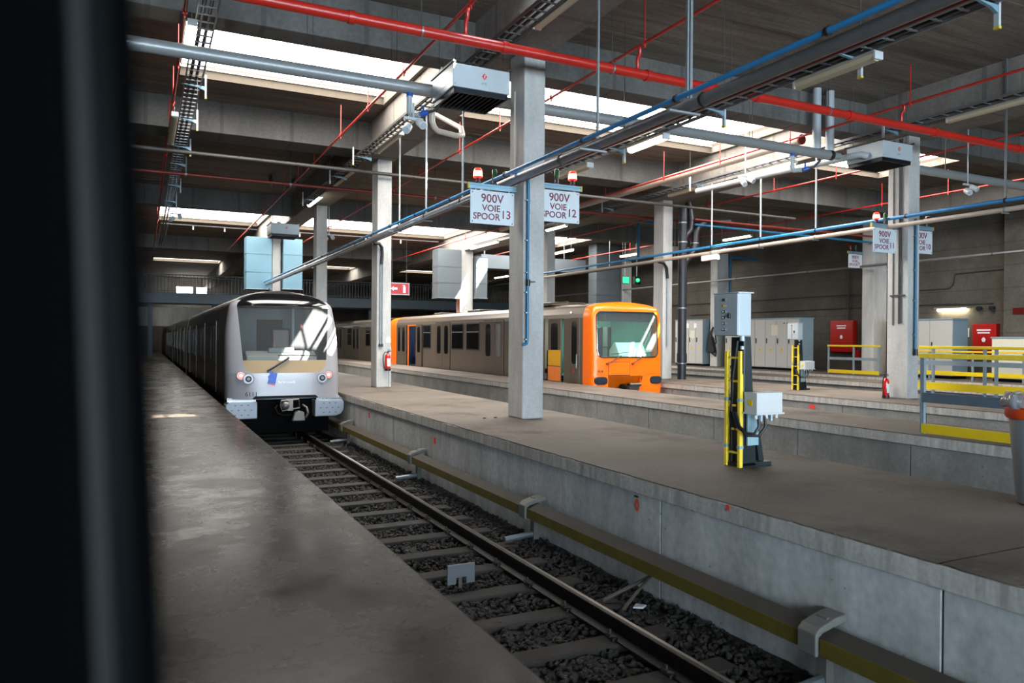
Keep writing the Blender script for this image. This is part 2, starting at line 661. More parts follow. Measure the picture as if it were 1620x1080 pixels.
def platform(label, x0, x1, near=None, far=None, top='platform_top', joints=(), mat_wall='panel_wall', panels=(), y0=-15.5, y1=88.0, ragged_edge=False):
    p = thing('platform', label, 'platform', ((x0 + x1) / 2, 0, -1.45), kind='structure')
    ys = [y0] + sorted(joints) + [y1]
    for a, b in zip(ys[:-1], ys[1:]):
        part('floor_slab', ragged(x0 - .004, x1 + .004, a + 0.006, b - 0.006, ragged_edge), top, p)
    part('core', MB().box(x0 + 0.12, x1 - 0.12, y0, y1, -1.45, -0.012), mat_wall, p)
    for side, xe in (('near', x0), ('far', x1)):
        a, b = (xe, xe + 0.22) if side == 'near' else (xe - 0.22, xe)
        part('edge_lip', MB().box(a, b, y0, y1, -0.18, -0.012), 'platform_lip', p, bevel=0.012)
    # wall panels of the side that faces the photograph's viewer
    for a, b in panels:
        part('wall_panel', MB().box(x0 + 0.035, x0 + 0.12, a + 0.009, b - 0.009, -1.45, -0.185), mat_wall, p, bevel=0.006)
    return p


plat_l = thing('platform', 'dark polished concrete platform on the left beside the white train', 'platform', (.7, 0, -1.45), kind='structure')
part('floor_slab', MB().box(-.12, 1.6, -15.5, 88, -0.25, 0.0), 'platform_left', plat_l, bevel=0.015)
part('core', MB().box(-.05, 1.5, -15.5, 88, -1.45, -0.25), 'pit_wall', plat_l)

pj = [-15.5] + [x for x in (-13.5, -8.8, -4.1, 0.6, 3.3, 6.4, 11.1, 15.8, 20.5, 25.2, 29.9, 34.6, 44, 88)]
platform('pale concrete platform carrying the column with the track 13 sign', 4.87, 7.75, joints=(3.3,), mat_wall='pit_wall', ragged_edge=True, panels=list(zip(pj[:-1], pj[1:])))
pb = [8.2 + 2.37 * k for k in range(-12, 34)]
platform('narrow concrete platform with panelled wall in front of the orange train', 11.3, 13.25, panels=list(zip(pb[:-1], pb[1:])))
pc = [14.0 + 2.37 * k for k in range(-8, 20)]
platform('concrete platform carrying the column with the track 11 sign', 16.6, 20.1, panels=list(zip(pc[:-1], pc[1:])))
platform('narrow concrete platform behind the small control post', 24.3, 26.2)
platform('concrete platform along the right wall under the cabinets', 28.4, 33.0)

# paint marks and chips on the near platform wall
pm = thing('paint_mark', 'orange sprayed ring mark on the near platform wall', 'paint mark', (4.9, 6.8, -0.4))
ring = MB()
for i in range(16):
    a0, a1 = 2 * PI * i / 16, 2 * PI * (i + 1) / 16
    q = lambda a, r: (4.9035 - 0.004, 6.82 + 0.045 * r * math.cos(a), -0.315 + 0.07 * r * math.sin(a))
    ring.add([q(a0, 1), q(a1, 1), q(a1, 0.3), q(a0, 0.3)], [(0, 1, 2, 3)])
part('ring', ring, 'paint_mark_orange', pm)
part('dash', MB().box(4.897, 4.902, 6.80, 6.87, -0.232, -0.212), 'black_plastic', pm)
solo('paint_mark', MB().prism([(5.33, -0.07), (5.37, -0.06), (5.38, -0.03), (5.35, -0.01), (5.33, -0.03)], 'x', 4.864, 4.8695), 'paint_mark_red', 'small red paint dab on the near platform edge', 'paint mark')
for k, (y, z) in enumerate(((13.2, -0.4), (17.7, -0.35))):
    solo('paint_mark', MB().prism([(y - .05, z - .06), (y + .05, z - .05), (y + .05, z + .06), (y - .04, z + .06)], 'x', 4.896, 4.9025), 'paint_mark_red',
         ['faint red paint square on the wall below the first column', 'faint red paint square on the wall close to the white train'][k], 'paint mark')
solo('paint_mark', MB().prism([(14.9, -0.35), (15.1, -0.35), (15.12, -0.25), (14.9, -0.24)], 'x', 16.628, 16.634), 'paint_mark_red', 'red paint mark on the wall beyond the orange train front', 'paint mark')
for k, (x, y) in enumerate(((5.8, 12.96), (6.04, 12.98))):
    solo('stone_chip', MB().sphere((x, y, 0.012), 0.035, 8, 6, 0.5), 'wood_dark', ['dark lump on the platform farther from the first column', 'dark lump on the platform nearer to the first column'][k], 'lump')

# ---- track 13 with ballast
tr = thing('railway_track', 'ballasted track running towards the white train', 'track', (3.19, 10, -1.45))


def rail(xc, parent, y0, y1):
    z = -1.0
    prof = [(-.075, -.19), (.075, -.19), (.075, -.175), (.014, -.15), (.014, -.06), (.038, -.045), (.038, -.006), (.03, 0), (-.03, 0), (-.038, -.006), (-.038, -.045), (-.014, -.06), (-.014, -.15), (-.075, -.175)]
    o = part('rail', MB().prism([(xc + a, z + b) for a, b in prof], 'y', y0, y1), 'rail_steel', parent)
    part('rail_head_highlight', MB().box(xc - .004, xc + .03, y0, y1, z - 0.001, z + 0.0015), 'rail_head_highlight', o)  # polished top drawn as a thin strip to imitate its edge highlight


rail(3.875, tr, -20, 60)
rail(2.50, tr, -20, 60)
sl_y = [16.2 - 0.81 * k for k in range(-8, 20)]
for i, y in enumerate(sl_y):
    o = part('sleeper', MB().box(1.95, 4.45, y - 0.12, y + 0.12, -1.42, -1.192), 'sleeper', tr, bevel=0.015)
    for xc in (2.50, 3.875):
        c = MB()
        for s in (-1, 1):
            c.box(xc + s * .075 - .02, xc + s * .075 + .02, y - .06, y + .06, -1.192, -1.165)
            c.cyl((xc + s * .085, y, -1.165), (xc + s * .085, y, -1.10), .014, 6)
            c.tube([(xc + s * .05, y - .05, -1.155), (xc + s * .10, y - .04, -1.14), (xc + s * .10, y + .04, -1.14), (xc + s * .05, y + .05, -1.155)], .011, 6)
        part('rail_clip', c, 'clip_steel', o, kind='stuff')
bed = MB()
nx, ny = 26, 220
for j in range(ny + 1):
    for i in range(nx + 1):
        x = 1.5 + 3.42 * i / nx
        y = -6 + 46.0 * j / ny
        z = -1.255 + 0.02 * math.sin(x * 5.1 + y * 1.7) + R.uniform(-.012, .012)
        if x > 4.15:
            z += 0.035 * min(1, (x - 4.15) / 0.5)
        bed.v.append((x, y, z))
for j in range(ny):
    for i in range(nx):
        a = j * (nx + 1) + i
        bed.f.append((a, a + 1, a + nx + 2, a + nx + 1))
bed.m = [0] * len(bed.f)
solo('ballast_bed', bed, 'ballast_bed', 'dark gravel bed between the sleepers of track 13', 'gravel', kind='stuff', smooth=60)
st = MB()
ico = bmesh.new()
bmesh.ops.create_icosphere(ico, subdivisions=1, radius=1)
iv = [v.co.copy() for v in ico.verts]
ifs = [tuple(v.index for v in f.verts) for f in ico.faces]
ico.free()
RS = random.Random(3)


def stone(x, y, z, s):
    q = Matrix.Rotation(RS.uniform(0, 6.3), 3, Vector((RS.uniform(-1, 1), RS.uniform(-1, 1), RS.uniform(-1, 1) + .01)).normalized())
    sc3 = Vector((s * RS.uniform(.7, 1.3), s * RS.uniform(.7, 1.3), s * RS.uniform(.5, .9)))
    st.add([Vector((x, y, z)) + q @ Vector((v.x * sc3.x * RS.uniform(.75, 1.15), v.y * sc3.y * RS.uniform(.75, 1.15), v.z * sc3.z * RS.uniform(.75, 1.15))) for v in iv], ifs)


for _ in range(17000):
    t = RS.random()
    y = 2.6 + 16.5 * t ** 1.35
    x = RS.uniform(1.65, 4.86)
    on = any(abs(y - q) < .125 for q in sl_y)
    if on and 1.95 < x < 4.45 and RS.random() < .97:
        continue
    if abs(x - 3.875) < .09 or abs(x - 2.5) < .09:
        continue
    z = -1.235 + (0.035 * min(1, (x - 4.15) / 0.5) if x > 4.15 else 0) + RS.uniform(-.01, .012)
    stone(x, y, z, RS.uniform(.018, .042))
solo('ballast_stones', st, 'stone', 'loose dark crushed stones lying over the track bed', 'gravel', kind='stuff')
# thing in the four-foot, litter and old wood
mk = thing('track_marker', 'small white notched plate standing between the rails', 'marker', (3.2, 7.62, -1.2))
part('plate', MB().prism([(2.98, -1.17), (3.08, -1.17), (3.08, -1.10), (3.20, -1.10), (3.20, -1.17), (3.30, -1.17), (3.30, -0.96), (2.98, -0.96)], 'y', 7.60, 7.625), 'plate_grey', mk)
part('stake', MB().box(3.12, 3.16, 7.626, 7.65, -1.3, -1.0), 'wood_dark', mk)
solo('paper_scrap', MB().prism([(3.98, 8.02), (4.05, 7.95), (4.17, 7.98), (4.2, 8.04), (4.1, 8.06), (4.05, 8.11)], 'z', -1.2, -1.185), 'litter_white', 'crumpled white paper scrap beside the rail', 'litter')
solo('paper_scrap', MB().prism([(4.42, 6.2), (4.5, 6.15), (4.58, 6.2), (4.5, 6.27)], 'z', -1.18, -1.165), 'litter_white', 'grey crumpled scrap near the broken wood lath', 'litter')
wl = thing('wood_lath', 'broken dark wooden lath leaning on the ballast by the wall', 'wood', (4.5, 6.4, -1.12))
part('strip', MB().tube([(4.25, 6.5, -1.17), (4.82, 6.45, -0.98)], .018, 4), 'wood_dark', wl)
part('strip', MB().tube([(4.3, 6.2, -1.17), (4.82, 6.45, -0.97)], .016, 4), 'wood_dark', wl)
solo('track_cable', MB().tube([(2.72 + .05 * math.sin(y * .9), y, -1.175 + .01 * math.sin(y * 2.3)) for y in [3 + .4 * k for k in range(38)]], .014, 6), 'cable_black', 'thin dark cable lying along the sleepers', 'cable', smooth=60)

# ---- conductor rail with yellow cover along the near platform wall
cr = thing('conductor_rail', 'covered conductor rail with yellow front board along the platform wall', 'conductor rail', (4.7, 9, -1.45))
by = [-5.3, -0.6, 4.15, 8.95, 13.7, 19.2, 24.7, 30.2]
for a, b in zip(by[:-1], by[1:]):
    part('cover_board', MB().box(4.585, 4.61, a + .10, b - .10, -0.865, -0.735), 'yellow_cover', cr, bevel=.006)
    part('cover_top', MB().prism([(4.588, -0.735), (4.75, -0.68), (4.76, -0.80), (4.74, -0.80), (4.735, -0.70), (4.61, -0.755)], 'y', a + .02, b - .02), 'cover_dirt', cr)
part('contact_rail', MB().box(4.65, 4.72, -15, 30, -0.86, -0.77), 'rail_steel', cr)
for y in by:
    k = part('bracket', MB().prism([(4.56, -0.88), (4.56, -0.71), (4.61, -0.665), (4.78, -0.615), (4.89, -0.60), (4.89, -0.66), (4.79, -0.68), (4.64, -0.71), (4.60, -0.74), (4.60, -0.88)], 'y', y - .09, y + .09), 'bracket_grey', cr, bevel=.01)
    part('post', MB().box(4.72, 4.80, y - .05, y + .05, -1.3, -0.62), 'bracket_grey', k)
    part('foot', MB().tube([(4.30, y - .02, -1.14), (4.76, y, -1.11)], .04, 8), 'galvanised', k, smooth=40)

# ---- columns
COLS = {}


def column(name, label, x, y, h=6.95, wx=0.45, wy=0.62):
    c = solo('column', MB().box(x, x + wx, y, y + wy, 0, h), 'column', label, 'column', kind='structure', bevel=0.025)
    COLS[name] = c
    return c


column('A1', 'tall pale concrete column with blue pipe between the track 13 and 12 signs', 6.4, 12.57)
column('A2', 'concrete column with the red fire extinguisher hung on it', 6.4, 22.36)
column('A3', 'grey concrete column right behind the white train front', 6.4, 31.3)
column('A4', 'far concrete column between two pale blue ducts above the white train', 6.4, 43.0, wy=.5)
column('C1', 'concrete column between the track 11 and track 10 signs', 18.1, 13.2)
column('C2', 'concrete column beside the black drainpipe near the orange train', 18.1, 23.6)
column('C3', 'narrow far column just right of the tall front column', 18.1, 32.9)
column('C4', 'far sunlit column between grey ducts above the orange train roof', 17.55, 43.0, wx=.85)
column('E1', 'wide column in front of the red hose cabinet on the right platform', 30.0, 23.6, wx=.9)
column('E2', 'column behind the near control box among the grey cabinets', 30.0, 34.0, wx=.8)
column('E3', 'pale far column with green lights beside it', 29.5, 43.0, wx=.8)
column('E4', 'dark pilaster at the right edge of the hall', 32.5, 18.2, wy=1.1, wx=.5)
COLS['E4'].data.materials[0] = M['wall']

# ---- roof: long beams, cross beams, slab panels and skylights
beam_labels = ['long roof beam over the left platform', 'long roof beam above the column with the track 13 sign', 'long roof beam above the column with the track 11 sign', 'long roof beam over the right platform columns']
for (x0, x1), lb in zip(((-6.0, -5.1), (6.12, 6.95), (17.8, 18.95), (29.8, 30.9)), beam_labels):
    solo('beam', MB().box(x0, x1, YB, YE, 6.95, 8.25), 'beam_long', lb, 'beam', kind='structure', bevel=.02)
cross = ((14.27, 14.9, 'bluish cross beam edging the near skylight'), (22.33, 23.4, 'grey cross beam with board marks beyond the near skylight'), (35.6, 36.2, 'cross beam in front of the second skylight row'),
         (53.0, 53.9, 'pale grey cross beam above the footbridge'))
bays = ((-5.1, 6.12), (6.95, 17.8), (18.95, 29.8))
for y0, y1, lb in cross:
    b = thing('beam', lb, 'beam', (12, (y0 + y1) / 2, 7.15), kind='structure')
    for x0, x1 in bays + ((30.9, 33.0),):
        part('beam_span', MB().box(x0 - .01, x1 + .01, y0, y1, 7.15, 8.2), 'beam', b, bevel=.015)
ceil = thing('ceiling', 'dark board-marked concrete roof slab', 'ceiling', (12, 30, 8.0), kind='structure')
SKY_ROWS = ((14.9, 20.43), (36.2, 46.2), (68.8, 71.2))
SKY_X = ((0.8, 6.0), (7.08, 17.68), (19.08, 26.2))
ys = [YB]
edges = sorted(SKY_ROWS)
strip = []
y = YB
for a, b in edges + [(YE, YE)]:
    n = max(1, round((a - y) / 1.55))
    for k in range(n):
        strip.append((y + (a - y) * k / n, y + (a - y) * (k + 1) / n))
    y = b
for x0, x1 in bays + ((30.9, 33.4), (-10, -6)):
    for a, b in strip:
        hatch = x0 == -5.1 and a < 11.05 < b
        if hatch:
            # added hatch for a sun patch: the panel is split around it
            hx0, hx1, hy0, hy1 = 5.22, 6.11, 10.86, 11.56
            for bx in ((x0, hx0, a, b), (hx0, x1, a, hy0), (hx0, x1, hy1, b), (hx1, x1, hy0, hy1)):
                if bx[1] - bx[0] > .01 and bx[3] - bx[2] > .01:
                    part('ceiling_panel', MB().box(bx[0], bx[1], bx[2] + .004, bx[3] - .004, 8.0, 8.2), 'slab', ceil)
            continue
        part('ceiling_panel', MB().box(x0, x1, a + .008, b - .008, 8.0 + R.uniform(0, .012), 8.2), 'slab', ceil)
part('roof_deck', MB().box(-10, 33.4, YB, 14.9 - .3, 8.25, 8.3).box(-10, 33.4, 20.5, 36.9, 8.25, 8.3).box(-10, 33.4, 44.7, 61.9, 8.25, 8.3).box(-10, 33.4, 69.6, YE, 8.25, 8.3), 'slab', ceil) if False else None
for (a, b) in SKY_ROWS:
    # fill slab between the skylight openings of a row
    xs = [-5.1] + [v for p in SKY_X for v in p] + [29.8]
    for k in range(0, len(xs), 2):
        part('ceiling_panel', MB().box(xs[k], xs[k + 1], a, b, 8.0, 8.2), 'slab', ceil)
    part('ceiling_panel', MB().box(-10, -6, a, b, 8.0, 8.2), 'slab', ceil)
    part('ceiling_panel', MB().box(30.9, 33.4, a, b, 8.0, 8.2), 'slab', ceil)

# skylights: upstand, bars and single panes; a few panes are clear, the others opal
wins = 0
row_word = ['the near row', 'the second row', 'the far row', 'the row behind the photographer']
bay_word = ['left of the first column', 'between the two signposted columns', 'right of the track 11 column']
# panes left clear (x0, x1, y0, y1): sunlight falls through them in sharp patches
CLEAR = ((7.08, 9.0, 15.66, 16.42), (19.08, 20.45, 17.42, 18.25), (19.2, 20.8, 39.9, 41.6))


def minus(cell, c):
    ix = (max(cell[0], c[0]), min(cell[1], c[1]), max(cell[2], c[2]), min(cell[3], c[3]))
    if ix[0] >= ix[1] - .01 or ix[2] >= ix[3] - .01:
        return [cell], None
    out = [(cell[0], ix[0], cell[2], cell[3]), (ix[1], cell[1], cell[2], cell[3]), (ix[0], ix[1], cell[2], ix[2]), (ix[0], ix[1], ix[3], cell[3])]
    return [o for o in out if o[1] - o[0] > .01 and o[3] - o[2] > .01], ix


for ri, (a, b) in enumerate(SKY_ROWS):
    for bi, (x0, x1) in enumerate(SKY_X):
        wins += 1
        s = thing('window_%d' % wins, 'skylight in %s %s' % (row_word[ri], bay_word[bi]), 'skylight', ((x0 + x1) / 2, (a + b) / 2, 8.0), kind='structure')
        up = MB()
        up.box(x0 - .1, x0, a - .12, b + .12, 8.2, 8.34).box(x1, x1 + .1, a - .12, b + .12, 8.2, 8.34)
        up.box(x0, x1, b, b + .12, 8.0, 8.34).box(x0, x1, a - .12, a, 8.2, 8.34)
        part('upstand', up, 'upstand', s)
        part('gutter_bar', MB().box(x0, x1, b - .06, b - .02, 8.20, 8.25), 'frame_white', s)
        n = max(2, round((x1 - x0) / 1.7))
        m = 3
        gx = [x0 + (x1 - x0) * k / n for k in range(n + 1)]
        gy = [a + (b - a) * k / m for k in range(m + 1)]
        for g in gx[1:-1]:
            part('glazing_bar', MB().box(g - .02, g + .02, a, b, 8.33, 8.38), 'frame_white', s)
        for i in range(n):
            for j in range(m):
                rest = [(gx[i], gx[i + 1], gy[j], gy[j + 1])]
                for c in CLEAR:
                    new = []
                    for q in rest:
                        o, ix = minus(q, c)
                        new += o
                        if ix:
                            part('pane', MB().box(*ix, 8.315, 8.325), 'clear_pane', s)
                    rest = new
                for q in rest:
                    part('pane', MB().box(*q, 8.315, 8.325), 'opal_pane', s)
hs = thing('sun_hatch', 'added glazed roof opening that lets a sun patch in', 'sun opening', (5.7, 11.0, 8.2), kind='structure')  # unseen opening added to throw a sun patch on the left platform
part('pane', MB().box(5.22, 6.11, 10.86, 11.56, 8.205, 8.215), 'clear_pane', hs)
part('rim', MB().box(5.14, 5.22, 10.78, 11.64, 8.2, 8.26).box(5.22, 6.11, 10.78, 10.86, 8.2, 8.26).box(5.22, 6.11, 11.56, 11.64, 8.2, 8.26), 'frame_white', hs)

# ---- walls
solo('wall_right', MB().box(33.0, 33.4, YB, YE, -1.45, 8.2), 'wall', 'dark board-marked concrete wall behind the cabinets', 'wall', kind='structure')
solo('wall_left', MB().box(-10.4, -10, YB, YE, -1.45, 8.2), 'wall', 'concrete wall on the far left', 'wall', kind='structure')
solo('wall_back', MB().box(-10, 33, YE, YE + .4, -1.45, 8.2), 'wall', 'dark far end wall of the depot', 'wall', kind='structure')
wf = MB()
for x0, x1 in ((6.1, 7.1), (12, 12.8), (17.9, 18.9), (20, 33.4)):
    wf.box(x0, x1, YB - .4, YB, -1.45, 8.2)
wf.box(-10.4, 33.4, YB - .4, YB, 5.65, 8.2)
solo('wall_front', wf, 'wall', 'gateway wall behind the photographer', 'wall', kind='structure')

# ------------------------------------------------------------------ trains


def cap_grid(rows, w, yc, D, p, xl, xr, xc, nin=14, nout=7):
    """curved cab front: one row of points per height; columns split at xl(z) and xr(z)"""
    G = []
    for z in rows:
        W = max(w(z), 1e-3)
        a, b = max(xl(z), -W * .97), min(xr(z), W * .97)
        xs = [-W + (a + W) * (1 - math.cos(PI / 2 * k / nout)) for k in range(nout)]
        xs += [a + (b - a) * k / nin for k in range(nin)]
        xs += [b + (W - b) * math.sin(PI / 2 * k / nout) for k in range(nout + 1)]
        row = []
        for x in xs:
            t = min(1.0, abs(x) / W)
            y = yc(z) + D(z) * (1 - (max(0.0, 1 - t ** p)) ** (1 / p))
            row.append(Vector((xc + x, y, z)))
        G.append(row)
    return G, nout, nout + nin


def cap_faces(G, i0, i1, c0, c1, mb, off=0.0):
    b = len(mb.v)
    n = c1 - c0 + 1
    for i in range(i0, i1 + 1):
        for c in range(c0, c1 + 1):
            q = G[i][c]
            mb.v.append((q.x, q.y - off, q.z))
    for i in range(i1 - i0):
        for c in range(n - 1):
            a = b + i * n + c
            mb.f.append((a, a + 1, a + n + 1, a + n))
            mb.m.append(mb.k)


def disc(mb, c, r, y0, y1, n=16, rz=None):
    mb.prism([(c[0] + r * math.cos(2 * PI * k / n), c[1] + (rz or r) * math.sin(2 * PI * k / n)) for k in range(n)], 'y', y0, y1)
    return mb


# ---- the white train
XC = 3.25
wt = thing('metro_train', 'white metro train with red tail lamps and number 6111 on track 13', 'train', (XC, 19.4, -1.0))


def w_w(z):
    if z < 1.2:
        return 1.40
    if z < 2.2:
        return 1.40 - 0.10 * (z - 1.2) ** 2
    return 1.30 * math.sqrt(max(0.0, 1 - ((z - 2.2) / 0.53) ** 2))


def w_y(z):
    y = 19.42
    if z > 0.6:
        y += 0.32 * (min(z, 2.3) - 0.6) / 1.7
    if z > 2.3:
        y += 0.75 * ((z - 2.3) / 0.42) ** 2.2
    return y


def w_hw(z):
    if z < 0.93:
        return 0.74 + 0.28 * math.sqrt(max(0, 1 - ((0.93 - z) / 0.32) ** 2)) if z > 0.61 else 0.74
    if z < 2.28:
        return 1.02 + 0.11 * (z - 0.93) / 1.35
    return 1.13


def w_x(z):
    return min(w_hw(z), max(0.02, w_w(z) - 0.13))


WR = [-0.03, .12, .28, .42, .54, .612, .63, .66, .70, .76, .84, .93, 1.1, 1.3, 1.5, 1.7, 1.9, 2.1, 2.27, 2.29, 2.36, 2.44, 2.52, 2.58, 2.63, 2.67, 2.70, 2.72, 2.729]
G, ca, cb = cap_grid(WR, w_w, w_y, lambda z: 0.55 if z < 2.3 else 0.55, 3.0, lambda z: -w_x(z), lambda z: w_x(z), XC)
NR, NC = len(WR) - 1, len(G[0]) - 1
i_t, i_w, i_l, i_b = WR.index(.612), WR.index(.93), WR.index(2.27), WR.index(2.63)
mb = MB()
cap_faces(G, 0, i_t, 0, NC, mb)
i_p = WR.index(2.44)
cap_faces(G, i_t, i_p, 0, ca, mb)
cap_faces(G, i_t, i_p, cb, NC, mb)
part('front_mask', mb, 'train_white', wt, smooth=50)
mb = MB()
cap_faces(G, i_t, i_w, ca, cb, mb)
part('perforated_panel', mb, 'train_tan', wt, label='tan perforated panel below the windscreen', smooth=50)
mb = MB()
cap_faces(G, i_w, i_l, ca, cb, mb)
ws = part('windscreen', mb, 'windshield_dark', wt, label='large dark windscreen', smooth=50)
mb = MB()
cap_faces(G, i_l, i_l + 1, ca, cb, mb, 0.012)
part('trim_strip', mb, 'chrome', ws)
mb = MB()
cap_faces(G, i_l, i_b, ca, cb, mb)
part('destination_panel', mb, 'train_black', wt, label='glossy black panel above the windscreen', smooth=50)
mb = MB()
cap_faces(G, i_b, NR, 0, NC, mb)
cap_faces(G, i_p, i_b, 0, ca, mb)
cap_faces(G, i_p, i_b, cb, NC, mb)
part('roof_front', mb, 'train_roof', wt, smooth=60)
# side and roof skin of the first car
YC1 = 38.0


def skin(Lp, Rp, y1, mb, zsplit):
    for pts in (Lp, Rp):
        for i in range(len(pts) - 1):
            a, b = pts[i], pts[i + 1]
            mb.slot(0 if (a.z + b.z) / 2 < zsplit else 1)
            mb.add([a, b, (b.x, y1, b.z), (a.x, y1, a.z)], [(0, 1, 2, 3)])


Lp = [r[0] for r in G]
Rp = [r[-1] for r in G]
mb = MB()
skin(Lp, Rp, YC1, mb, 2.42)
mb.slot(0).box(XC - 1.385, XC + 1.385, 20.2, YC1, -0.55, -0.03)
mb.box(XC - 1.3, XC + 1.3, YC1 - .02, YC1, -0.5, 2.4)
part('car_body', mb, ['train_side', 'train_roof'], wt, smooth=40)
y = YC1 + .7
prof = [(XC - w_w(z), z) for z in WR[::3]] + [(XC + w_w(z), z) for z in WR[::3][::-1]]
prof = [(XC - 1.385, -0.55)] + prof + [(XC + 1.385, -0.55)]
for k in range(3):
    part('gangway', MB().box(XC - 1.0, XC + 1.0, y - .75, y + .05, -0.3, 2.2), 'train_under', wt)
    part('car_body', MB().prism(prof, 'y', y, y + 16.0), 'train_side', wt, smooth=40)
    y += 16.7
# doors and windows on the platform side
for car, (ya, yb) in enumerate(((20.9, 38.0), (38.7, 54.7), (55.4, 71.4))):
    n = 4
    for k in range(n):
        c = ya + (yb - ya) * (k + .5) / n
        d = part('side_door', MB().box(XC - 1.412, XC - 1.39, c - .65, c + .65, -0.02, 1.95), 'train_side', wt)
        for s in (-1, 1):
            part('door_pane', MB().box(XC - 1.418, XC - 1.410, c + s * .33 - .24, c + s * .33 + .24, .8, 1.8), 'train_black', d)
        if k < n - 1:
            e = c + (yb - ya) / n / 2
            part('side_window', MB().box(XC - 1.408, XC - 1.39, e - .85, e + .85, .85, 1.8), 'train_black', wt)
# apron, recess and bumpers
part('underframe', MB().box(XC - 1.2, XC + 1.2, 20.05, 37.5, -0.95, -0.10), 'train_under', wt)
part('recess', MB().box(XC - .80, XC + .78, 19.85, 20.3, -0.6, 0.02), 'train_under', wt)
mb = MB()
mb.prism([(XC - .80, -.02), (XC + .78, -.02), (XC + .78, .0), (XC + .72, .05), (XC - .74, .05), (XC - .80, .0)], 'y', 19.40, 19.43)
part('opening_edge', mb, 'train_black', wt)
for s, x0, x1 in ((-1, XC - 1.42, XC - .69), (1, XC + .72, XC + 1.46)):
    yo = 19.50
    pol = [(x0, -.09), (x1, -.09), (x1, -.50), (x0, -.50)]
    if s < 0:
        pol = [(x0, -.16), (x0 + .08, -.09), (x1, -.09), (x1, -.51), (x0 + .22, -.51), (x0 + .08, -.44), (x0, -.32)]
    else:
        pol = [(x0, -.09), (x1 - .06, -.09), (x1, -.16), (x1, -.34), (x1 - .08, -.46), (x1 - .22, -.51), (x0, -.51)]
    b = part('bumper', MB().prism(pol, 'y', yo - .06, yo + .5), 'bumper_grey', wt, bevel=.02)
    lid = part('step', MB().box(x0 + .03, x1 - .03, yo - .02, yo + .45, -.09, -.045), 'chrome', b)
    dm = MB()
    cx, cz = (x0 + x1) / 2, -.29
    for r_, n in ((.12, 3), (0, 4), (-.12, 3)):
        for k in range(n):
            disc(dm, (cx + (k - (n - 1) / 2) * .15, cz + r_), .026, yo - .064, yo - .058, 8, .017)
    part('dimples', dm, 'rail_bluegrey', b, kind='stuff')
part('lower_valance', MB().box(XC - 1.38, XC - .76, 19.62, 20.2, -.06, 0.0).box(XC + .76, XC + 1.38, 19.62, 20.2, -.06, 0.0), 'train_white', wt)
# coupler
cp = part('coupler', MB().sphere((XC - .02, 19.42, -.20), .115, 14, 10).box(XC + .03, XC + .16, 19.36, 19.6, -.33, -.06).cyl((XC + .05, 19.4, -.2), (XC + .05, 20.2, -.2), .09, 12), 'coupler_steel', wt, smooth=40)
part('frame', MB().tube([(XC - .13, 19.38, -.08), (XC + .30, 19.38, -.05), (XC + .32, 19.38, -.26), (XC - .10, 19.38, -.33), (XC - .15, 19.38, -.2), (XC - .13, 19.38, -.08)], .022, 6), 'coupler_steel', cp, smooth=50)
part('hook_block', MB().prism([(XC + .14, -.6), (XC + .46, -.6), (XC + .44, -.38), (XC + .30, -.33), (XC + .2, -.38)], 'y', 19.36, 19.5), 'coupler_steel', cp, bevel=.02)
part('air_hose', MB().tube([(XC + .42, 19.5, -.2), (XC + .50, 19.40, -.27), (XC + .53, 19.38, -.40), (XC + .48, 19.42, -.52)], .03, 8), 'coupler_steel', cp, smooth=50)
part('air_hose', MB().tube([(XC - .20, 19.5, -.2), (XC - .27, 19.40, -.26), (XC - .22, 19.38, -.40), (XC - .05, 19.40, -.46), (XC + .12, 19.4, -.44)], .028, 8), 'train_under', cp, smooth=50)
# lamps
for s in (-1, 1):
    xa, za = XC + s * 1.07, .555
    xb, zb = XC + s * .90, .475
    ya = 19.42 + .55 * (1 - (1 - (1.07 / 1.4) ** 3) ** (1 / 3))
    yb = 19.42 + .55 * (1 - (1 - (.90 / 1.4) ** 3) ** (1 / 3))
    h = part('lamp_bezel', disc(disc(MB(), (xa, za), .105, ya - .022, ya + .1, 20), (xb, zb), .125, yb - .022, yb + .1, 20), 'train_white', wt, smooth=40, bevel=.008)
    for cxx, czz, rr, yy in ((xa, za, .108, ya - .020), (xb, zb, .128, yb - .020)):
        part('bezel_ring', MB().tube([(cxx + rr * math.cos(2 * PI * k / 24), yy, czz + rr * math.sin(2 * PI * k / 24)) for k in range(25)], .006, 5), 'button_grey', h)
    t = part('tail_lamp', disc(MB(), (xa, za), .078, ya - .034, ya, 18), 'tail_lit', wt, label='lit red tail lamp')
    part('bulb', disc(MB(), (xa, za), .036, ya - .044, ya - .03, 14), 'tail_core', t)
    g = part('headlamp', disc(MB(), (xb, zb), .075, yb - .034, yb, 18), 'lens_dark', wt)
    part('reflector', disc(MB(), (xb, zb), .042, yb - .040, yb - .03, 14), 'coupler_steel', g)
# wiper
wp = part('wiper', MB().tube([(2.78, 19.40, .66), (2.98, 19.395, .78), (3.32, 19.44, 1.0)], .028, 6), 'black_plastic', wt, smooth=50)
part('blade', MB().tube([(3.05, 19.46, 1.05), (3.45, 19.45, 1.06), (4.02, 19.58, 1.04)], .016, 5), 'black_plastic', wp)
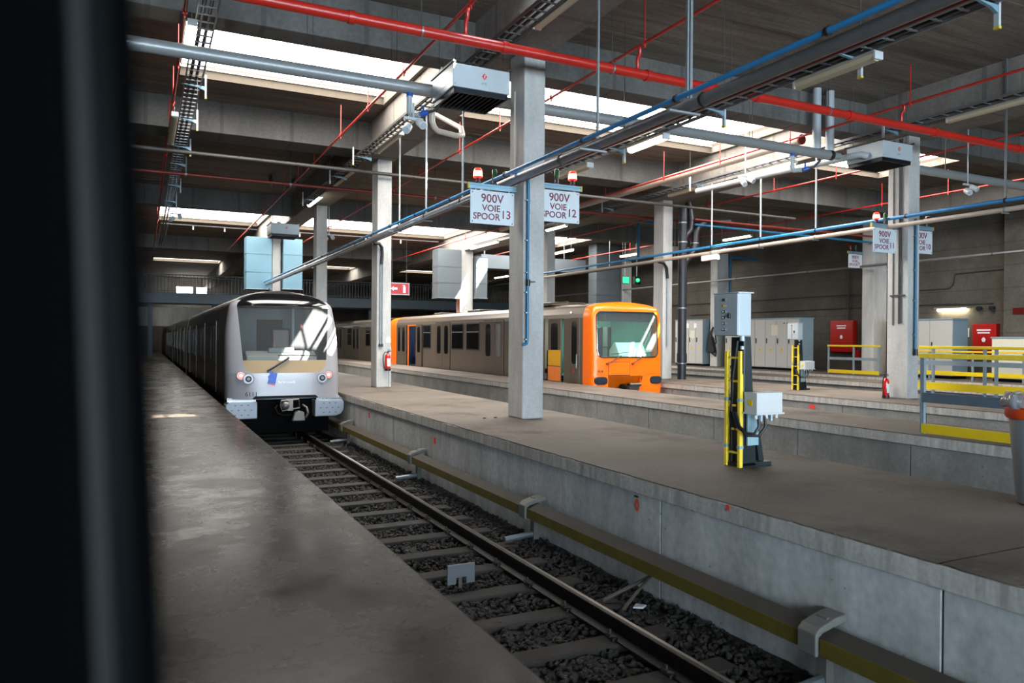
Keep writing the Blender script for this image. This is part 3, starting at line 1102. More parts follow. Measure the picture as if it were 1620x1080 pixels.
# number, emblem
part('number', text_mb('6111', .15, (2.27, 19.455, .05), (1, -.14, 0), (0, 0, 1), .004, bold=.002), 'text_dark', wt)
em = part('emblem', MB().prism([(2.79, .36), (2.98, .34), (3.03, .60), (2.97, .64), (2.945, .60), (2.93, .66), (2.90, .61), (2.87, .70), (2.84, .69), (2.85, .58), (2.80, .52), (2.83, .48)], 'y', 19.40, 19.45), 'logo_blue', wt)
part('emblem_base', MB().prism([(2.80, .34), (2.97, .30), (2.98, .335), (2.79, .355)], 'y', 19.40, 19.45), 'logo_red', em)
part('wordmark', text_mb('be.brussels', .095, (3.05, 19.417, .36), (1, 0, 0), (0, 0, 1), .004), 'text_white', wt)
# cab interior
cab = part('cab_floor', MB().box(XC - 1.2, XC + 1.2, 20.0, 22.0, .2, .25), 'interior_dark', wt)
part('dashboard', MB().prism([(19.85, .62), (20.5, .62), (20.5, 1.05), (20.2, 1.16), (19.9, 1.02)], 'x', XC - .9, XC + .85), 'white_plastic', cab, bevel=.03)
part('console', MB().box(XC - .35, XC + .3, 20.05, 20.25, 1.10, 1.24), 'box_grey', cab, bevel=.03)
part('bulkhead', MB().box(XC - 1.28, XC - .4, 21.9, 22.0, .2, 2.3).box(XC + .3, XC + 1.28, 21.9, 22.0, .2, 2.3).box(XC - .4, XC + .3, 21.9, 22.0, 2.0, 2.3), 'duct_dark', cab)
part('cab_post', MB().box(XC + .45, XC + .52, 21.3, 21.36, .25, 2.3), 'white_sheet', cab)
part('driver_seat', MB().box(XC - .1, XC + .4, 21.2, 21.3, .7, 1.75).box(XC - .1, XC + .4, 20.75, 21.3, .7, .85), 'red_off', cab, bevel=.05)
part('antenna', MB().lathe([(.04, 0), (.03, .06), (.015, .09)], (3.0, 20.6, 2.70), 10), 'black_plastic', wt)
for yw in (21.9, 23.6, 33, 34.7):
    part('wheelset', MB().cyl((XC - .79, yw, -.58), (XC - .65, yw, -.58), .42, 20).cyl((XC + .55, yw, -.58), (XC + .69, yw, -.58), .42, 20).cyl((XC - .7, yw, -.58), (XC + .6, yw, -.58), .08, 8), 'rail_steel', wt, smooth=40)

# ---- the orange-fronted train
OC = 14.97


def o_w(z):
    if z < 2.25:
        return 1.43
    if z < 2.50:
        return 1.43 - 0.06 * ((z - 2.25) / .25) ** 2
    return 1.37 * math.sqrt(max(0.0, 1 - ((z - 2.5) / 0.32) ** 2.6))


def o_y(z):
    y = 21.35
    if z > 0.9:
        y += 0.10 * (z - 0.9) / 1.6
    if z > 2.55:
        y += 0.32 * ((z - 2.55) / 0.27) ** 2
    return y


def o_lim(z, s):
    if z < .29:
        if s < 0:
            return -.85
        return .58 - .22 * (.28 - z) / .6
    a, b, r = .92, 2.46, .20
    h = 1.27 if s < 0 else 1.22
    if z < a or z > b:
        return s * h
    d = min(z - a, b - z)
    if d < r:
        h -= r - math.sqrt(max(0, r * r - (r - d) ** 2))
    return s * h


OR = [-.33, -.15, .05, .22, .28, .32, .5, .7, .85, .92, .93, .95, .99, 1.05, 1.12, 1.3, 1.6, 1.9, 2.1, 2.26, 2.33, 2.39, 2.43, 2.45, 2.46, 2.5, 2.58, 2.65, 2.71, 2.76, 2.80, 2.815, 2.8199]
G2, oa, ob = cap_grid(OR, o_w, o_y, lambda z: .30, 6.0, lambda z: o_lim(z, -1), lambda z: o_lim(z, 1), OC, nin=12, nout=8)
N2, C2 = len(OR) - 1, len(G2[0]) - 1
ot = thing('metro_train', 'metro train with bright orange cab front and number 414', 'train', (OC, 21.35, -1.0))
i1, i2, i3 = OR.index(.28), OR.index(.92), OR.index(2.46)
mb = MB()
cap_faces(G2, 0, i1, 0, oa, mb)
cap_faces(G2, 0, i1, ob, C2, mb)
cap_faces(G2, i1, i2, 0, C2, mb)
cap_faces(G2, i2, i3, 0, oa, mb)
cap_faces(G2, i2, i3, ob, C2, mb)
cap_faces(G2, i3, N2, 0, C2, mb)
skin([r[0] for r in G2], [r[-1] for r in G2], 22.05, mb, 9)
mb.m = [0] * len(mb.f)
part('cab_shell', mb, 'orange_paint', ot, smooth=40)
mb = MB()
cap_faces(G2, i2, i3, oa, ob, mb)
gl = part('windscreen', mb, 'windshield_green', ot, label='greenish windscreen', smooth=40)
fr = [G2[i][oa] for i in range(i2, i3 + 1)] + [G2[i3][c] for c in range(oa, ob + 1)] + [G2[i][ob] for i in range(i3, i2 - 1, -1)] + [G2[i2][c] for c in range(ob, oa - 1, -1)]
part('gasket', MB().tube([(q.x, q.y - .008, q.z) for q in fr], .022, 6), 'door_rubber', gl, smooth=50)
part('trim_strip', MB().tube([(q.x, q.y - .02, q.z) for q in fr], .010, 5), 'chrome', gl)
part('sun_blind', MB().box(OC - 1.22, OC + 1.2, 21.62, 21.64, 2.14, 2.46), 'interior_dark', gl)
# opening, coupler
part('opening_liner', MB().prism([(21.40, .27), (22.0, .27), (22.0, -.35), (21.9, -.35)], 'x', OC - .86, OC + .58).box(OC + .50, OC + .56, 21.42, 22.0, -.33, .28), 'orange_paint', ot)
cp = part('coupler', MB().cyl((OC + .0, 21.30, -.02), (OC + .45, 21.30, -.02), .055, 12).box(OC + .02, OC + .42, 21.34, 21.55, -.2, -.06), 'coupler_steel', ot, smooth=40)
part('shank', MB().cyl((OC + .2, 21.4, -.12), (OC + .2, 22.5, -.12), .09, 12).sphere((OC - .15, 21.5, -.12), .12, 10, 8), 'train_under', cp, smooth=40)
part('recess', MB().box(OC - .86, OC + .6, 21.95, 22.1, -.5, .28), 'train_under', ot)
# lamps, flap, wipers, number
for s, xx in ((-1, OC - 1.12), (1, OC + 1.12)):
    yb = 21.39
    pol = []
    for k in range(20):
        a = 2 * PI * k / 20
        pol.append((xx + .25 * math.copysign(abs(math.cos(a)) ** .6, math.cos(a)), .125 + .135 * math.copysign(abs(math.sin(a)) ** .7, math.sin(a))))
    h = part('headlamp', MB().prism(pol, 'y', yb - .05, yb + .22), 'black_plastic', ot, bevel=.012)
    pol2 = [(xx + (a - xx) * .80, .125 + (b - .125) * .78) for a, b in pol]
    part('lens', MB().prism(pol2, 'y', yb - .058, yb), 'lens_dark', h)
fl = part('service_flap', MB().box(14.14, 14.98, 21.335, 21.36, .31, .74), 'orange_paint', ot, bevel=.006)
part('flap_gap', MB().box(14.12, 15.0, 21.346, 21.352, .29, .76), 'dark_red_pipe', fl)
for x0, x1, xb in ((14.06, 14.62, (14.2, 15.05)), (15.10, 15.52, (15.3, 15.95))):
    wp = part('wiper', MB().tube([(x0, 21.30, .70), (x1, 21.31, .97)], .018, 6), 'black_plastic', ot)
    part('blade', MB().tube([(xb[0], 21.32, 1.02), ((xb[0] + xb[1]) / 2, 21.32, 1.06), (xb[1], 21.33, 1.10)], .012, 5), 'black_plastic', wp)
    part('pivot', MB().lathe([(.04, -.05), (.04, .05)], (x0, 21.33, .70), 10, 'y'), 'dark_red_pipe', wp)
part('number', text_mb('414', .135, (13.70, 21.335, .40), (1, 0, 0), (0, 0, 1), .006, bold=.002), 'text_dark', ot)
# cab interior seen through the glass
cab = part('cab_floor', MB().box(OC - 1.35, OC + 1.35, 21.7, 24.6, .2, .25), 'interior_teal', ot)
part('cab_wall', MB().box(OC - 1.35, OC + .62, 24.5, 24.6, .25, 2.45).box(OC + .62, OC + 1.35, 24.5, 24.6, 2.0, 2.45).box(OC + .62, OC + 1.35, 24.5, 24.6, .25, .75), 'interior_teal', cab)
part('cab_window', MB().box(OC + .62, OC + 1.32, 24.54, 24.56, .75, 2.0), 'clear_pane', cab)
part('window_bar', MB().box(OC + .93, OC + .97, 24.5, 24.6, .75, 2.0).box(OC + .62, OC + 1.32, 24.5, 24.6, 1.2, 1.24), 'interior_dark', cab)
part('white_backing', MB().box(OC + .2, OC + 1.3, 26.6, 26.65, .02, 2.4), 'white_plastic', cab)  # white panel added so the cab window looks bright
part('panel_fill_light', MB().box(OC + .5, OC + 1.28, 25.2, 25.4, 2.34, 2.38), 'fill_lit', cab)  # unseen lamp added to brighten the panel behind the cab window
part('cab_lining', MB().box(OC + 1.36, OC + 1.38, 22.0, 24.5, .2, 2.4), 'interior_teal', cab)
part('dashboard', MB().prism([(21.6, .55), (22.3, .55), (22.3, 1.15), (22.0, 1.42), (21.9, 1.42), (21.65, 1.0)], 'x', OC - .2, OC + .95), 'white_plastic', cab, bevel=.03)
part('driver_seat', MB().box(OC - .55, OC - .1, 22.9, 23.05, .8, 1.95).box(OC - .55, OC - .1, 22.5, 23.0, .75, .9), 'interior_dark', cab, bevel=.05)
# body of the unit
YR = 43.1
SX = OC - 1.43


def obody(y0, y1, par, cuts=()):
    zs = [-.33, .0, 1.0, 2.25, 2.4, 2.5, 2.6, 2.68, 2.74, 2.79, 2.815]
    mb = MB()
    for sgn in (-1, 1):
        for a, b in zip(zs[:-1], zs[1:]):
            seg = [(y0, y1)]
            if sgn < 0 and b <= 2.26:
                seg = []
                c0 = y0
                for ca_, cb_ in cuts:
                    seg.append((c0, ca_))
                    c0 = cb_
                seg.append((c0, y1))
            for s0, s1 in seg:
                mb.add([(OC + sgn * o_w(a), s0, a), (OC + sgn * o_w(b), s0, b), (OC + sgn * o_w(b), s1, b), (OC + sgn * o_w(a), s1, a)], [(0, 1, 2, 3)])
    mb.add([(OC - o_w(2.815), y0, 2.815), (OC + o_w(2.815), y0, 2.815), (OC + o_w(2.815), y1, 2.815), (OC - o_w(2.815), y1, 2.815)], [(0, 1, 2, 3)])
    mb.box(OC - 1.35, OC + 1.35, y0, y1, -.33, -.28)
    return part('car_body', mb, 'orange_bodyside', par, smooth=40)


CUT = ((23.35, 24.75), (39.5, 41.0))
obody(22.05, YR, ot, CUT)
part('inner_wall', MB().box(OC + 1.30, OC + 1.32, 24.7, YR, .2, 2.4), 'interior_cream', ot)
part('bulkhead', MB().box(OC - 1.36, OC + 1.3, 42.4, 42.45, .02, 2.4), 'seat_blue', ot)
part('saloon_floor', MB().box(OC - 1.38, OC + 1.3, 24.7, YR, -.03, .02), 'interior_dark', ot)
for yq in (38.9, 41.4, 25.3, 28.0):
    part('seat', MB().box(OC - .9, OC - .1, yq - .25, yq + .25, .02, .45).box(OC - .9, OC - .1, yq + .18, yq + .28, .45, 1.1), 'seat_blue', ot, bevel=.03)


def oleaf(y0, y1, par, x=SX - .03, wz=(.75, 2.15), name='door_leaf'):
    d = part(name, MB().box(x, x + .035, y0, y1, -.02, 2.28), 'orange_doorleaf', par, bevel=.006)
    c = (y0 + y1) / 2
    hw_ = (y1 - y0) * .27
    pol = []
    for k in range(16):
        a = 2 * PI * k / 16
        pol.append((c + hw_ * math.copysign(abs(math.cos(a)) ** .45, math.cos(a)), (wz[0] + wz[1]) / 2 + (wz[1] - wz[0]) / 2 * math.copysign(abs(math.sin(a)) ** .22, math.sin(a))))
    part('door_pane', MB().prism(pol, 'x', x - .004, x + .03), 'train_black', d)
    return d


def odoor(y0, y1, par):
    c = (y0 + y1) / 2
    part('door_gap', MB().box(SX - .010, SX - .002, y0 - .04, y1 + .04, -.05, 2.33), 'door_rubber', par)
    oleaf(y0, c - .012, par)
    oleaf(c + .012, y1, par)


def owin(y0, y1, par, bar=True):
    f = part('side_window', MB().box(SX - .018, SX - .002, y0, y1, .98, 2.24), 'door_rubber', par, bevel=.05)
    part('window_pane', MB().box(SX - .024, SX - .016, y0 + .06, y1 - .06, 1.04, 2.18), 'train_black', f)
    if bar:
        part('window_bar', MB().box(SX - .032, SX - .022, y0 + .06, y1 - .06, 1.80, 1.84), 'galvanised', f)


odoor(34.4, 36.4, ot)
owin(32.72, 34.2, ot)
owin(30.85, 32.35, ot)
odoor(28.35, 30.35, ot)
owin(25.9, 27.6, ot)
owin(37.15, 38.35, ot)
oleaf(38.45, 39.35, ot, SX - .07)
oleaf(41.1, 42.0, ot, SX - .07)
oleaf(42.1, 42.9, ot, SX - .03)
part('door_frame', MB().box(SX, SX + .06, 39.5, 39.56, -.02, 2.26).box(SX, SX + .06, 40.94, 41.0, -.02, 2.26).box(SX, SX + .06, 39.5, 41.0, 2.2, 2.26), 'orange_paint', ot)
# near doorway: slid leaf with yellow and orange plates, dark open gap, driver's door
lf = oleaf(22.98 + .5, 24.42, ot, SX - .05, (.95, 2.1))
part('sticker', MB().box(SX - .058, SX - .050, 23.5, 24.40, .55, 1.12), 'plate_yellow', lf, label='yellow plate on the door leaf')  # flat colour plate over the lower leaf
part('sticker', MB().box(SX - .058, SX - .050, 23.5, 24.40, .0, .52), 'plate_orange', lf, label='orange plate on the door leaf')  # second flat colour plate, below the yellow one
dd = oleaf(22.25, 22.92, ot, SX - .025, (.65, 2.15), 'driver_door')
part('handle', MB().tube([(SX - .05, 22.36, .5), (SX - .07, 22.36, .55), (SX - .07, 22.36, .95), (SX - .05, 22.36, 1.0)], .012, 6), 'galvanised', dd)
part('sticker', text_mb('B', .16, (SX - .03, 22.66, .34), (0, -1, 0), (0, 0, 1), .006, bold=.006), 'sign_red', dd)
for bx in ((OC - .9, OC + .6, 25.2, 27.2, 2.80, 2.95), (OC - .5, OC + .5, 33, 34.5, 2.80, 2.92), (OC - .6, OC + .3, 38, 39, 2.8, 2.9)):
    part('roof_box', MB().box(*bx), 'orange_bodyside', ot, bevel=.04)
part('cab_fill_light', MB().box(OC - .6, OC + .6, 23.0, 23.2, 2.36, 2.40), 'fill_lit', ot)  # unseen lamp added to lighten the cab behind the windscreen
part('saloon_fill_light', MB().box(OC - .1, OC + .1, 25.5, 42.5, 2.36, 2.40), 'fill_lit', ot)  # unseen strip added to lighten the saloon
part('roof_conduit', MB().tube([(SX + .25, 22.3, 2.74), (SX + .25, 23.4, 2.80), (SX + .3, 23.6, 2.86), (SX + .3, 25, 2.86)], .03, 6), 'orange_bodyside', ot)
part('marker_light', MB().sphere((SX + .02, 22.9, 2.45), .045, 8, 6), 'white_plastic', ot)
# rear cab shell of the unit
mb = MB()
mb.prism([(OC - o_w(z) - .004, z) for z in OR[::2]] + [(OC + o_w(z) + .004, z) for z in OR[::2][::-1]], 'y', YR, YR + 1.3)
part('rear_cab_shell', mb, 'orange_paint', ot, smooth=40)
part('underframe', MB().box(OC - 1.15, OC + 1.15, 22.3, YR, -.95, -.30), 'train_under', ot)
for yw in (24.5, 26.4, 38.5, 40.4):
    part('wheelset', MB().cyl((OC - .76, yw, -.58), (OC - .62, yw, -.58), .42, 20).cyl((OC + .62, yw, -.58), (OC + .76, yw, -.58), .42, 20).cyl((OC - .7, yw, -.58), (OC + .7, yw, -.58), .08, 8), 'rail_steel', ot, smooth=40)
# the next unit on the same track
o2 = thing('metro_train', 'dark second metro unit parked behind the orange-ended one', 'train', (OC, 45.2, -1.0))
obody(45.2, 72, o2)
part('end_wall', MB().box(OC - 1.42, OC + 1.42, 45.18, 45.22, -.3, 2.5), 'orange_paint', o2)
for k in range(5):
    yq = 46.5 + 5.0 * k
    odoor(yq, yq + 1.9, o2)
    owin(yq + 2.3, yq + 3.4, o2)
for yw in (48, 50, 66, 68):
    part('wheelset', MB().cyl((OC - .76, yw, -.58), (OC - .62, yw, -.58), .42, 20).cyl((OC + .62, yw, -.58), (OC + .76, yw, -.58), .42, 20), 'rail_steel', o2, smooth=40)
t11 = thing('railway_track', 'hidden rails under the orange-fronted train', 'track', (OC, 30, -1.45))
for xx in (OC - .69, OC + .69):
    rail(xx, t11, -20, 80)
part('track_slab', MB().box(OC - 1.2, OC + 1.2, -20, 80, -1.45, -1.15), 'pit_floor', t11)

# ------------------------------------------------------------------ overhead services


def clampring(mb, x, y, z, r, axis='y', wd=.02, ex=.014):
    d = {'x': (wd, 0, 0), 'y': (0, wd, 0), 'z': (0, 0, wd)}[axis]
    mb.cyl((x - d[0], y - d[1], z - d[2]), (x + d[0], y + d[1], z + d[2]), r + ex, 12)
    return mb


def pipe_y(name, label, cat, x, z, r, y0, y1, mat, joints=(), jmat=None, hangers=(), htop=8.0, n=12):
    t = thing(name, label, cat, (x, (y0 + y1) / 2, z))
    part('run', MB().cyl((x, y0, z), (x, y1, z), r, n), mat, t, smooth=50)
    for q in joints:
        part('clamp', clampring(MB(), x, q, z, r), jmat or mat, t, smooth=50)
    for q in hangers:
        part('hanger_rod', MB().cyl((x, q, z), (x, q, htop), .013, 6), 'galvanised', t)
    return t


# pipe bundle beside the first column
pipe_y('water_pipe', 'bright blue pipe in the bundle passing the track 13 column', 'pipe', 5.93, 4.5, .034, 2.5, 46, 'blue_pipe', (5.2, 7.5, 9.7, 12.4, 15.1, 17.4, 19.5, 24, 28), 'black_plastic')
pg = pipe_y('steel_pipe', 'thick dull grey steel pipe under the blue pipe by the first column', 'pipe', 6.2, 4.473, .078, 2.5, 46, 'steel_pipe', (3.6, 7.3, 10.8, 15.1, 17.4, 19.5, 24, 28), 'black_plastic')
pipe_y('air_pipe', 'thin dark red pipe next to the thick grey steel pipe', 'pipe', 6.345, 4.452, .024, 2.5, 46, 'dark_red_pipe')
pipe_y('cable_conduit', 'slim pale conduit beneath the pipe bundle by the first column', 'conduit', 6.03, 4.36, .03, 13.2, 46, 'galvanised', (15.1, 17.4, 19.5))
for k, (y, zt) in enumerate(((7.58, 8.0), (9.72, 8.0), (15.09, 6.95), (17.42, 6.95), (19.54, 6.95))):
    lb = ['double hanger rod at the top right holding the blue pipe bundle', 'long single hanger rod right of the first column', 'white hanger rod closest to the left of the track 13 sign', 'middle white hanger rod left of the track 13 sign', 'white hanger rod beside the second column'][k]
    h = thing('hanger_rod', lb, 'hanger rod', (6.2, y, 4.5), group='hangers of the near pipe bundle')
    mb = MB().box(6.185, 6.215, y - .02, y + .02, 4.56, zt)
    if k == 0:
        mb = MB().box(6.15, 6.175, y - .02, y + .02, 4.56, zt)
        part('rod', MB().box(6.20, 6.235, y - .02, y + .02, 4.56, zt), 'galvanised', h)
    part('rod', mb, 'galvanised' if k < 2 else 'white_sheet', h)
    part('cross_bar', MB().box(5.88, 6.36, y - .025, y + .025, 4.36, 4.385), 'galvanised', h)
# bundle beside column C
pipe_y('water_pipe', 'blue pipe running past the track 11 sign', 'pipe', 17.72, 4.76, .045, 4, 34, 'blue_pipe', (8, 10.5, 13.0, 15.9, 18.1, 20.4), 'black_plastic')
pipe_y('steel_pipe', 'pinkish beige pipe just below the blue one at the track 11 sign', 'pipe', 17.72, 4.55, .06, 4, 34, 'beige_pipe', (8, 10.5, 15.9, 18.1, 20.4), 'galvanised')
for k, y in enumerate((10.5, 15.9, 18.1, 20.4)):
    h = thing('hanger_rod', ['dark hanger rod at the upper right edge', 'pale hanger rod left of the track 11 beacon', 'pale hanger rod in the middle above the orange train end', 'pale hanger rod above the white junction box'][k], 'hanger rod', (17.72, y, 4.5), group='hangers of the right pipe bundle')
    part('rod', MB().box(17.70, 17.735, y - .02, y + .02, 4.82, 8.0 if k == 0 else 6.95), 'white_sheet' if k else 'galvanised', h)
    part('cross_bar', MB().box(17.6, 17.84, y - .02, y + .02, 4.46, 4.488), 'galvanised', h)
pipe_y('steel_pipe', 'far thin pipe hung in front of the right wall', 'pipe', 29.6, 4.95, .055, 14, 59.8, 'steel_pipe', (18, 22, 27, 32, 37), 'dark_pipe')
pipe_y('steel_pipe', 'dark pipe crossing behind the tall column towards the far right', 'pipe', 24.5, 5.65, .07, 22, 59.8, 'dark_pipe')
for k, y in enumerate((27.5, 31.0, 37.0)):
    solo('hanger_rod', MB().box(24.49, 24.52, y - .015, y + .015, 5.72, 8.0), 'galvanised', ['thin rod hanging right of the track 12 sign', 'thin rod hanging between the track 12 sign and orange train', 'thin rod hanging over the orange train cab'][k], 'hanger rod', group='hangers of the far dark pipe')
solo('junction_box', MB().box(17.55, 17.72, 20.0, 20.75, 4.28, 4.46), 'white_plastic', 'white junction box under the pipes near the black drainpipe', 'box', bevel=.01)

# big red sprinkler main across the hall and its branches
rm = thing('sprinkler_main', 'thick bright red sprinkler main crossing the top of the hall', 'pipe', (12, 11.67, 6.5))
part('run', MB().cyl((-9.9, 11.67, 6.5), (32.9, 11.67, 6.5), .088, 16), 'red_pipe', rm, smooth=50)
for x in (2.9, 5.55, 8.55, 11.3, 14.0, 16.9, 20.2, 23.5):
    part('coupling', clampring(MB(), x, 11.67, 6.5, .088, 'x', .05, .02), 'red_pipe', rm, smooth=50)
for x in (4.05, 7.75, 10.6, 13.35):
    k = part('hanger_clamp', clampring(MB(), x, 11.67, 6.5, .088, 'x', .015, .012), 'galvanised', rm, smooth=50)
    part('hanger_rod', MB().cyl((x, 11.67, 6.58), (x, 11.67, 8.0), .009, 6), 'dark_pipe', k)
BR = [(0.62, 7.0, 12.2, 52, 'dark red sprinkler line beside the cable ladder at the left'), (4.83, 7.02, -4, 52, 'thin red sprinkler line over the white train'), (8.32, 7.0, -4, 52, 'thin red sprinkler line right of the first column'),
      (15.72, 6.955, -4, 52, 'thin red sprinkler line along the beam of the track 11 column'), (20.7, 7.0, -4, 52, 'thin red sprinkler line beyond the track 11 column'), (26.5, 7.0, -4, 52, 'thin red sprinkler line over the right platform')]
for k, (x, z, y0, y1, lb) in enumerate(BR):
    t = thing('sprinkler_pipe', lb, 'pipe', (x, (y0 + y1) / 2, z))
    part('run', MB().cyl((x, y0, z), (x, y1, z), .03, 8), 'dark_red_pipe' if k == 0 else 'red_pipe', t, smooth=50)
    part('riser', MB().tube([(x, 11.67, 6.55), (x, 11.67, 6.78), (x, 11.6, 6.84), (x, 11.6, z)], .036, 8), 'red_pipe', t, smooth=50)
    yy = y0 + 1.7
    while yy < 40:
        if any(a - .1 < yy < b + .1 for a, b, _ in cross):
            yy += .8
        near_sky = any(a < yy < b for a, b in SKY_ROWS) and any(a < x < b for a, b in SKY_X)
        h = part('drop', MB().cyl((x, yy, z), (x, yy, 7.85 if not near_sky else 8.1), .014, 6), 'red_pipe', t)
        part('sprinkler_head', MB().cyl((x, yy, z - .09), (x, yy, z - .02), .02, 6).cyl((x, yy, z - .03), (x, yy, z + .04), .045, 8), 'red_pipe', h)
        yy += 2.75
t = thing('sprinkler_pipe', 'long thin red pipe crossing behind the second column', 'pipe', (10, 25.75, 6.6))
part('run', MB().cyl((-9, 25.75, 6.6), (29.5, 25.75, 6.6), .05, 8), 'dark_red_pipe', t, smooth=50)
for x in (1.2, 4.4, 9.5, 14, 20):
    part('clamp', clampring(MB(), x, 25.75, 6.6, .05, 'x', .03, .015), 'galvanised', t)
    part('hanger_rod', MB().cyl((x, 25.75, 6.6), (x, 25.75, 8.0), .009, 6), 'dark_pipe', t)

# grey cross pipes with heater connections
gp = thing('ventilation_pipe', 'large pale grey pipe crossing under the near skylight', 'pipe', (6, 13.62, 6.23))
part('run', MB().cyl((-9.9, 13.62, 6.23), (15.6, 13.62, 6.23), .118, 18), 'grey_pipe', gp, smooth=50)
part('reducer', MB().cyl((15.6, 13.62, 6.23), (15.72, 13.62, 6.23), .125, 18), 'black_plastic', gp, smooth=50)
part('end_run', MB().cyl((15.72, 13.62, 6.23), (15.98, 13.62, 6.24), .09, 16), 'grey_pipe', gp, smooth=50)
gp2 = thing('ventilation_pipe', 'pale grey pipe leaving the frame right of the track 11 column', 'pipe', (24, 13.62, 6.23))
part('run', MB().cyl((18.7, 13.62, 6.23), (32.9, 13.62, 6.23), .118, 18), 'grey_pipe', gp2, smooth=50)
part('hanger_rod', MB().cyl((20.2, 13.62, 6.3), (20.2, 13.62, 8.0), .012, 6).cyl((24.2, 13.62, 6.3), (24.2, 13.62, 8.0), .012, 6), 'galvanised', gp2)
for x in (-.4, 2.65, 4.2, 8.4, 11.9, 13.0):
    r_ = MB()
    for dx in (-.05, .05):
        r_.cyl((x + dx, 13.62, 6.3), (x + dx, 13.62, 8.2), .006, 5)
    part('hanger_pair', r_, 'dark_pipe', gp, kind='stuff')
bp = thing('steam_pipe', 'thick beige insulated pipe along the beam right of the skylight', 'pipe', (16.15, 25, 6.95))
part('run', MB().cyl((16.06, 14.95, 6.99), (16.06, 34, 6.99), .13, 16), 'beige_pipe', bp, smooth=50)
part('end_flange', MB().cyl((16.06, 14.9, 6.99), (16.06, 14.96, 6.99), .14, 16), 'dark_red_pipe', bp, smooth=50)
for k, x in enumerate((15.55, 16.02)):
    t = thing('flue_pipe', ['left one of two vertical white flue pipes near the right heater', 'right one of two vertical white flue pipes near the right heater'][k], 'pipe', (x, 13.92, 6.38), group='flue pipes at the right heater')
    part('run', MB().cyl((x, 13.95, 6.38), (x, 13.95, 8.0), .105, 16), 'white_sheet', t, smooth=50)
    part('collar', MB().cyl((x, 13.95, 6.36), (x, 13.95, 6.44), .115, 16), 'blue_collar', t, smooth=50)
dk = thing('cable_conduit', 'dark horizontal conduit passing the top of the second column', 'conduit', (10, 22.15, 6.5))
part('run', MB().cyl((-5, 22.15, 6.50), (23.5, 22.15, 6.42), .055, 10), 'dark_pipe', dk, smooth=50)
t = thing('water_pipe', 'teal blue cross pipe at the upper right behind the drainpipe', 'pipe', (25, 23.1, 6.0))
part('run', MB().cyl((19.2, 23.1, 6.0), (29.9, 23.1, 5.93), .05, 8), 'teal_pipe', t, smooth=50)
t = thing('sprinkler_pipe', 'dull red cross pipe right above the teal cross pipe', 'pipe', (25, 23.1, 6.15))
part('run', MB().cyl((19.2, 23.1, 6.2), (29.9, 23.1, 6.2), .045, 8), 'dark_red_pipe', t, smooth=50)
t = thing('water_pipe', 'teal pipe loop hanging above the orange cab', 'pipe', (21.5, 30, 5.4))
part('run', MB().tube([(22.9, 30, 8.0), (22.9, 30, 7.3), (22.8, 30, 7.25), (21.6, 30, 7.25), (21.5, 30, 7.15), (21.5, 30, 5.4)], .075, 8), 'teal_pipe', t, smooth=50)
t = thing('water_pipe', 'dark blue pipe loop right of the black drainpipe', 'pipe', (29.8, 33, 4.9))
part('run', MB().tube([(33.0, 33.9, 6.35), (30.95, 33.9, 6.4), (30.86, 33.9, 6.3), (30.86, 33.9, 4.0)], .07, 8), 'teal_pipe', t, smooth=50)

# cable ladders and fluorescent battens


def ladder(label, x, z, y0, y1, wd, brackets=(), side=1, top=8.0, bmat='white_sheet', rmat='steel_pipe'):
    t = thing('cable_ladder', label, 'cable ladder', (x, (y0 + y1) / 2, z))
    for s in (-1, 1):
        part('side_rail', MB().box(x + s * wd / 2 - .012, x + s * wd / 2 + .012, y0, y1, z - .03, z + .03), rmat, t)
    rg = MB()
    y = y0 + .15
    while y < min(y1, 36):
        rg.box(x - wd / 2, x + wd / 2, y - .015, y + .015, z - .012, z + .012)
        y += .33
    part('rungs', rg, rmat, t, kind='stuff')
    part('cables', MB().tube([(x - wd * .2, y0, z + .03), (x - wd * .2, y1, z + .03)], .035, 6).tube([(x + wd * .15, y0, z + .03), (x + wd * .15, y1, z + .03)], .03, 6), 'cable_black', t, kind='stuff')
    for y in brackets:
        k = part('bracket_arm', MB().prism([(x - wd * .75, z - .03), (x + wd * .8, z - .03), (x + wd * .8, z - .13), (x + wd * .3, z - .07)], 'y', y - .02, y + .02), 'strut_blue', t)
        xx = x + side * wd * .8
        part('drop_post', MB().box(xx - .02, xx + .02, y - .03, y + .03, z - .28, z + .22), bmat, k)
        part('hanger_rod', MB().cyl((xx, y, z + .2), (xx, y, top), .008, 5), 'dark_pipe', k)
        part('end_cap', MB().box(xx - .024, xx + .024, y - .034, y + .034, z - .30, z - .27), 'cap_yellow', k)
    return t


ladder('cable ladder with white brackets running along the far left ceiling', .95, 6.95, 6, 50, .32, (12.2, 17.6, 20.4, 23.4, 25.8, 29.5, 33.0))
ladder('dark cable ladder beside the beam of the first column', 5.72, 6.80, 2, 30.5, .34, (7.5, 14.4, 21.6, 24.6, 29.2), side=-1, rmat='dark_pipe')
ladder('cable ladder hung low right of the blue pipe bundle', 8.62, 5.42, 3.5, 15.5, .28, (5.35, 7.2, 9.9, 12.85))
ladder('cable ladder beside the beam of the track 11 column', 17.1, 6.92, 3.5, 40, .34, (8.0, 13.0, 20.5, 26.0), side=-1)


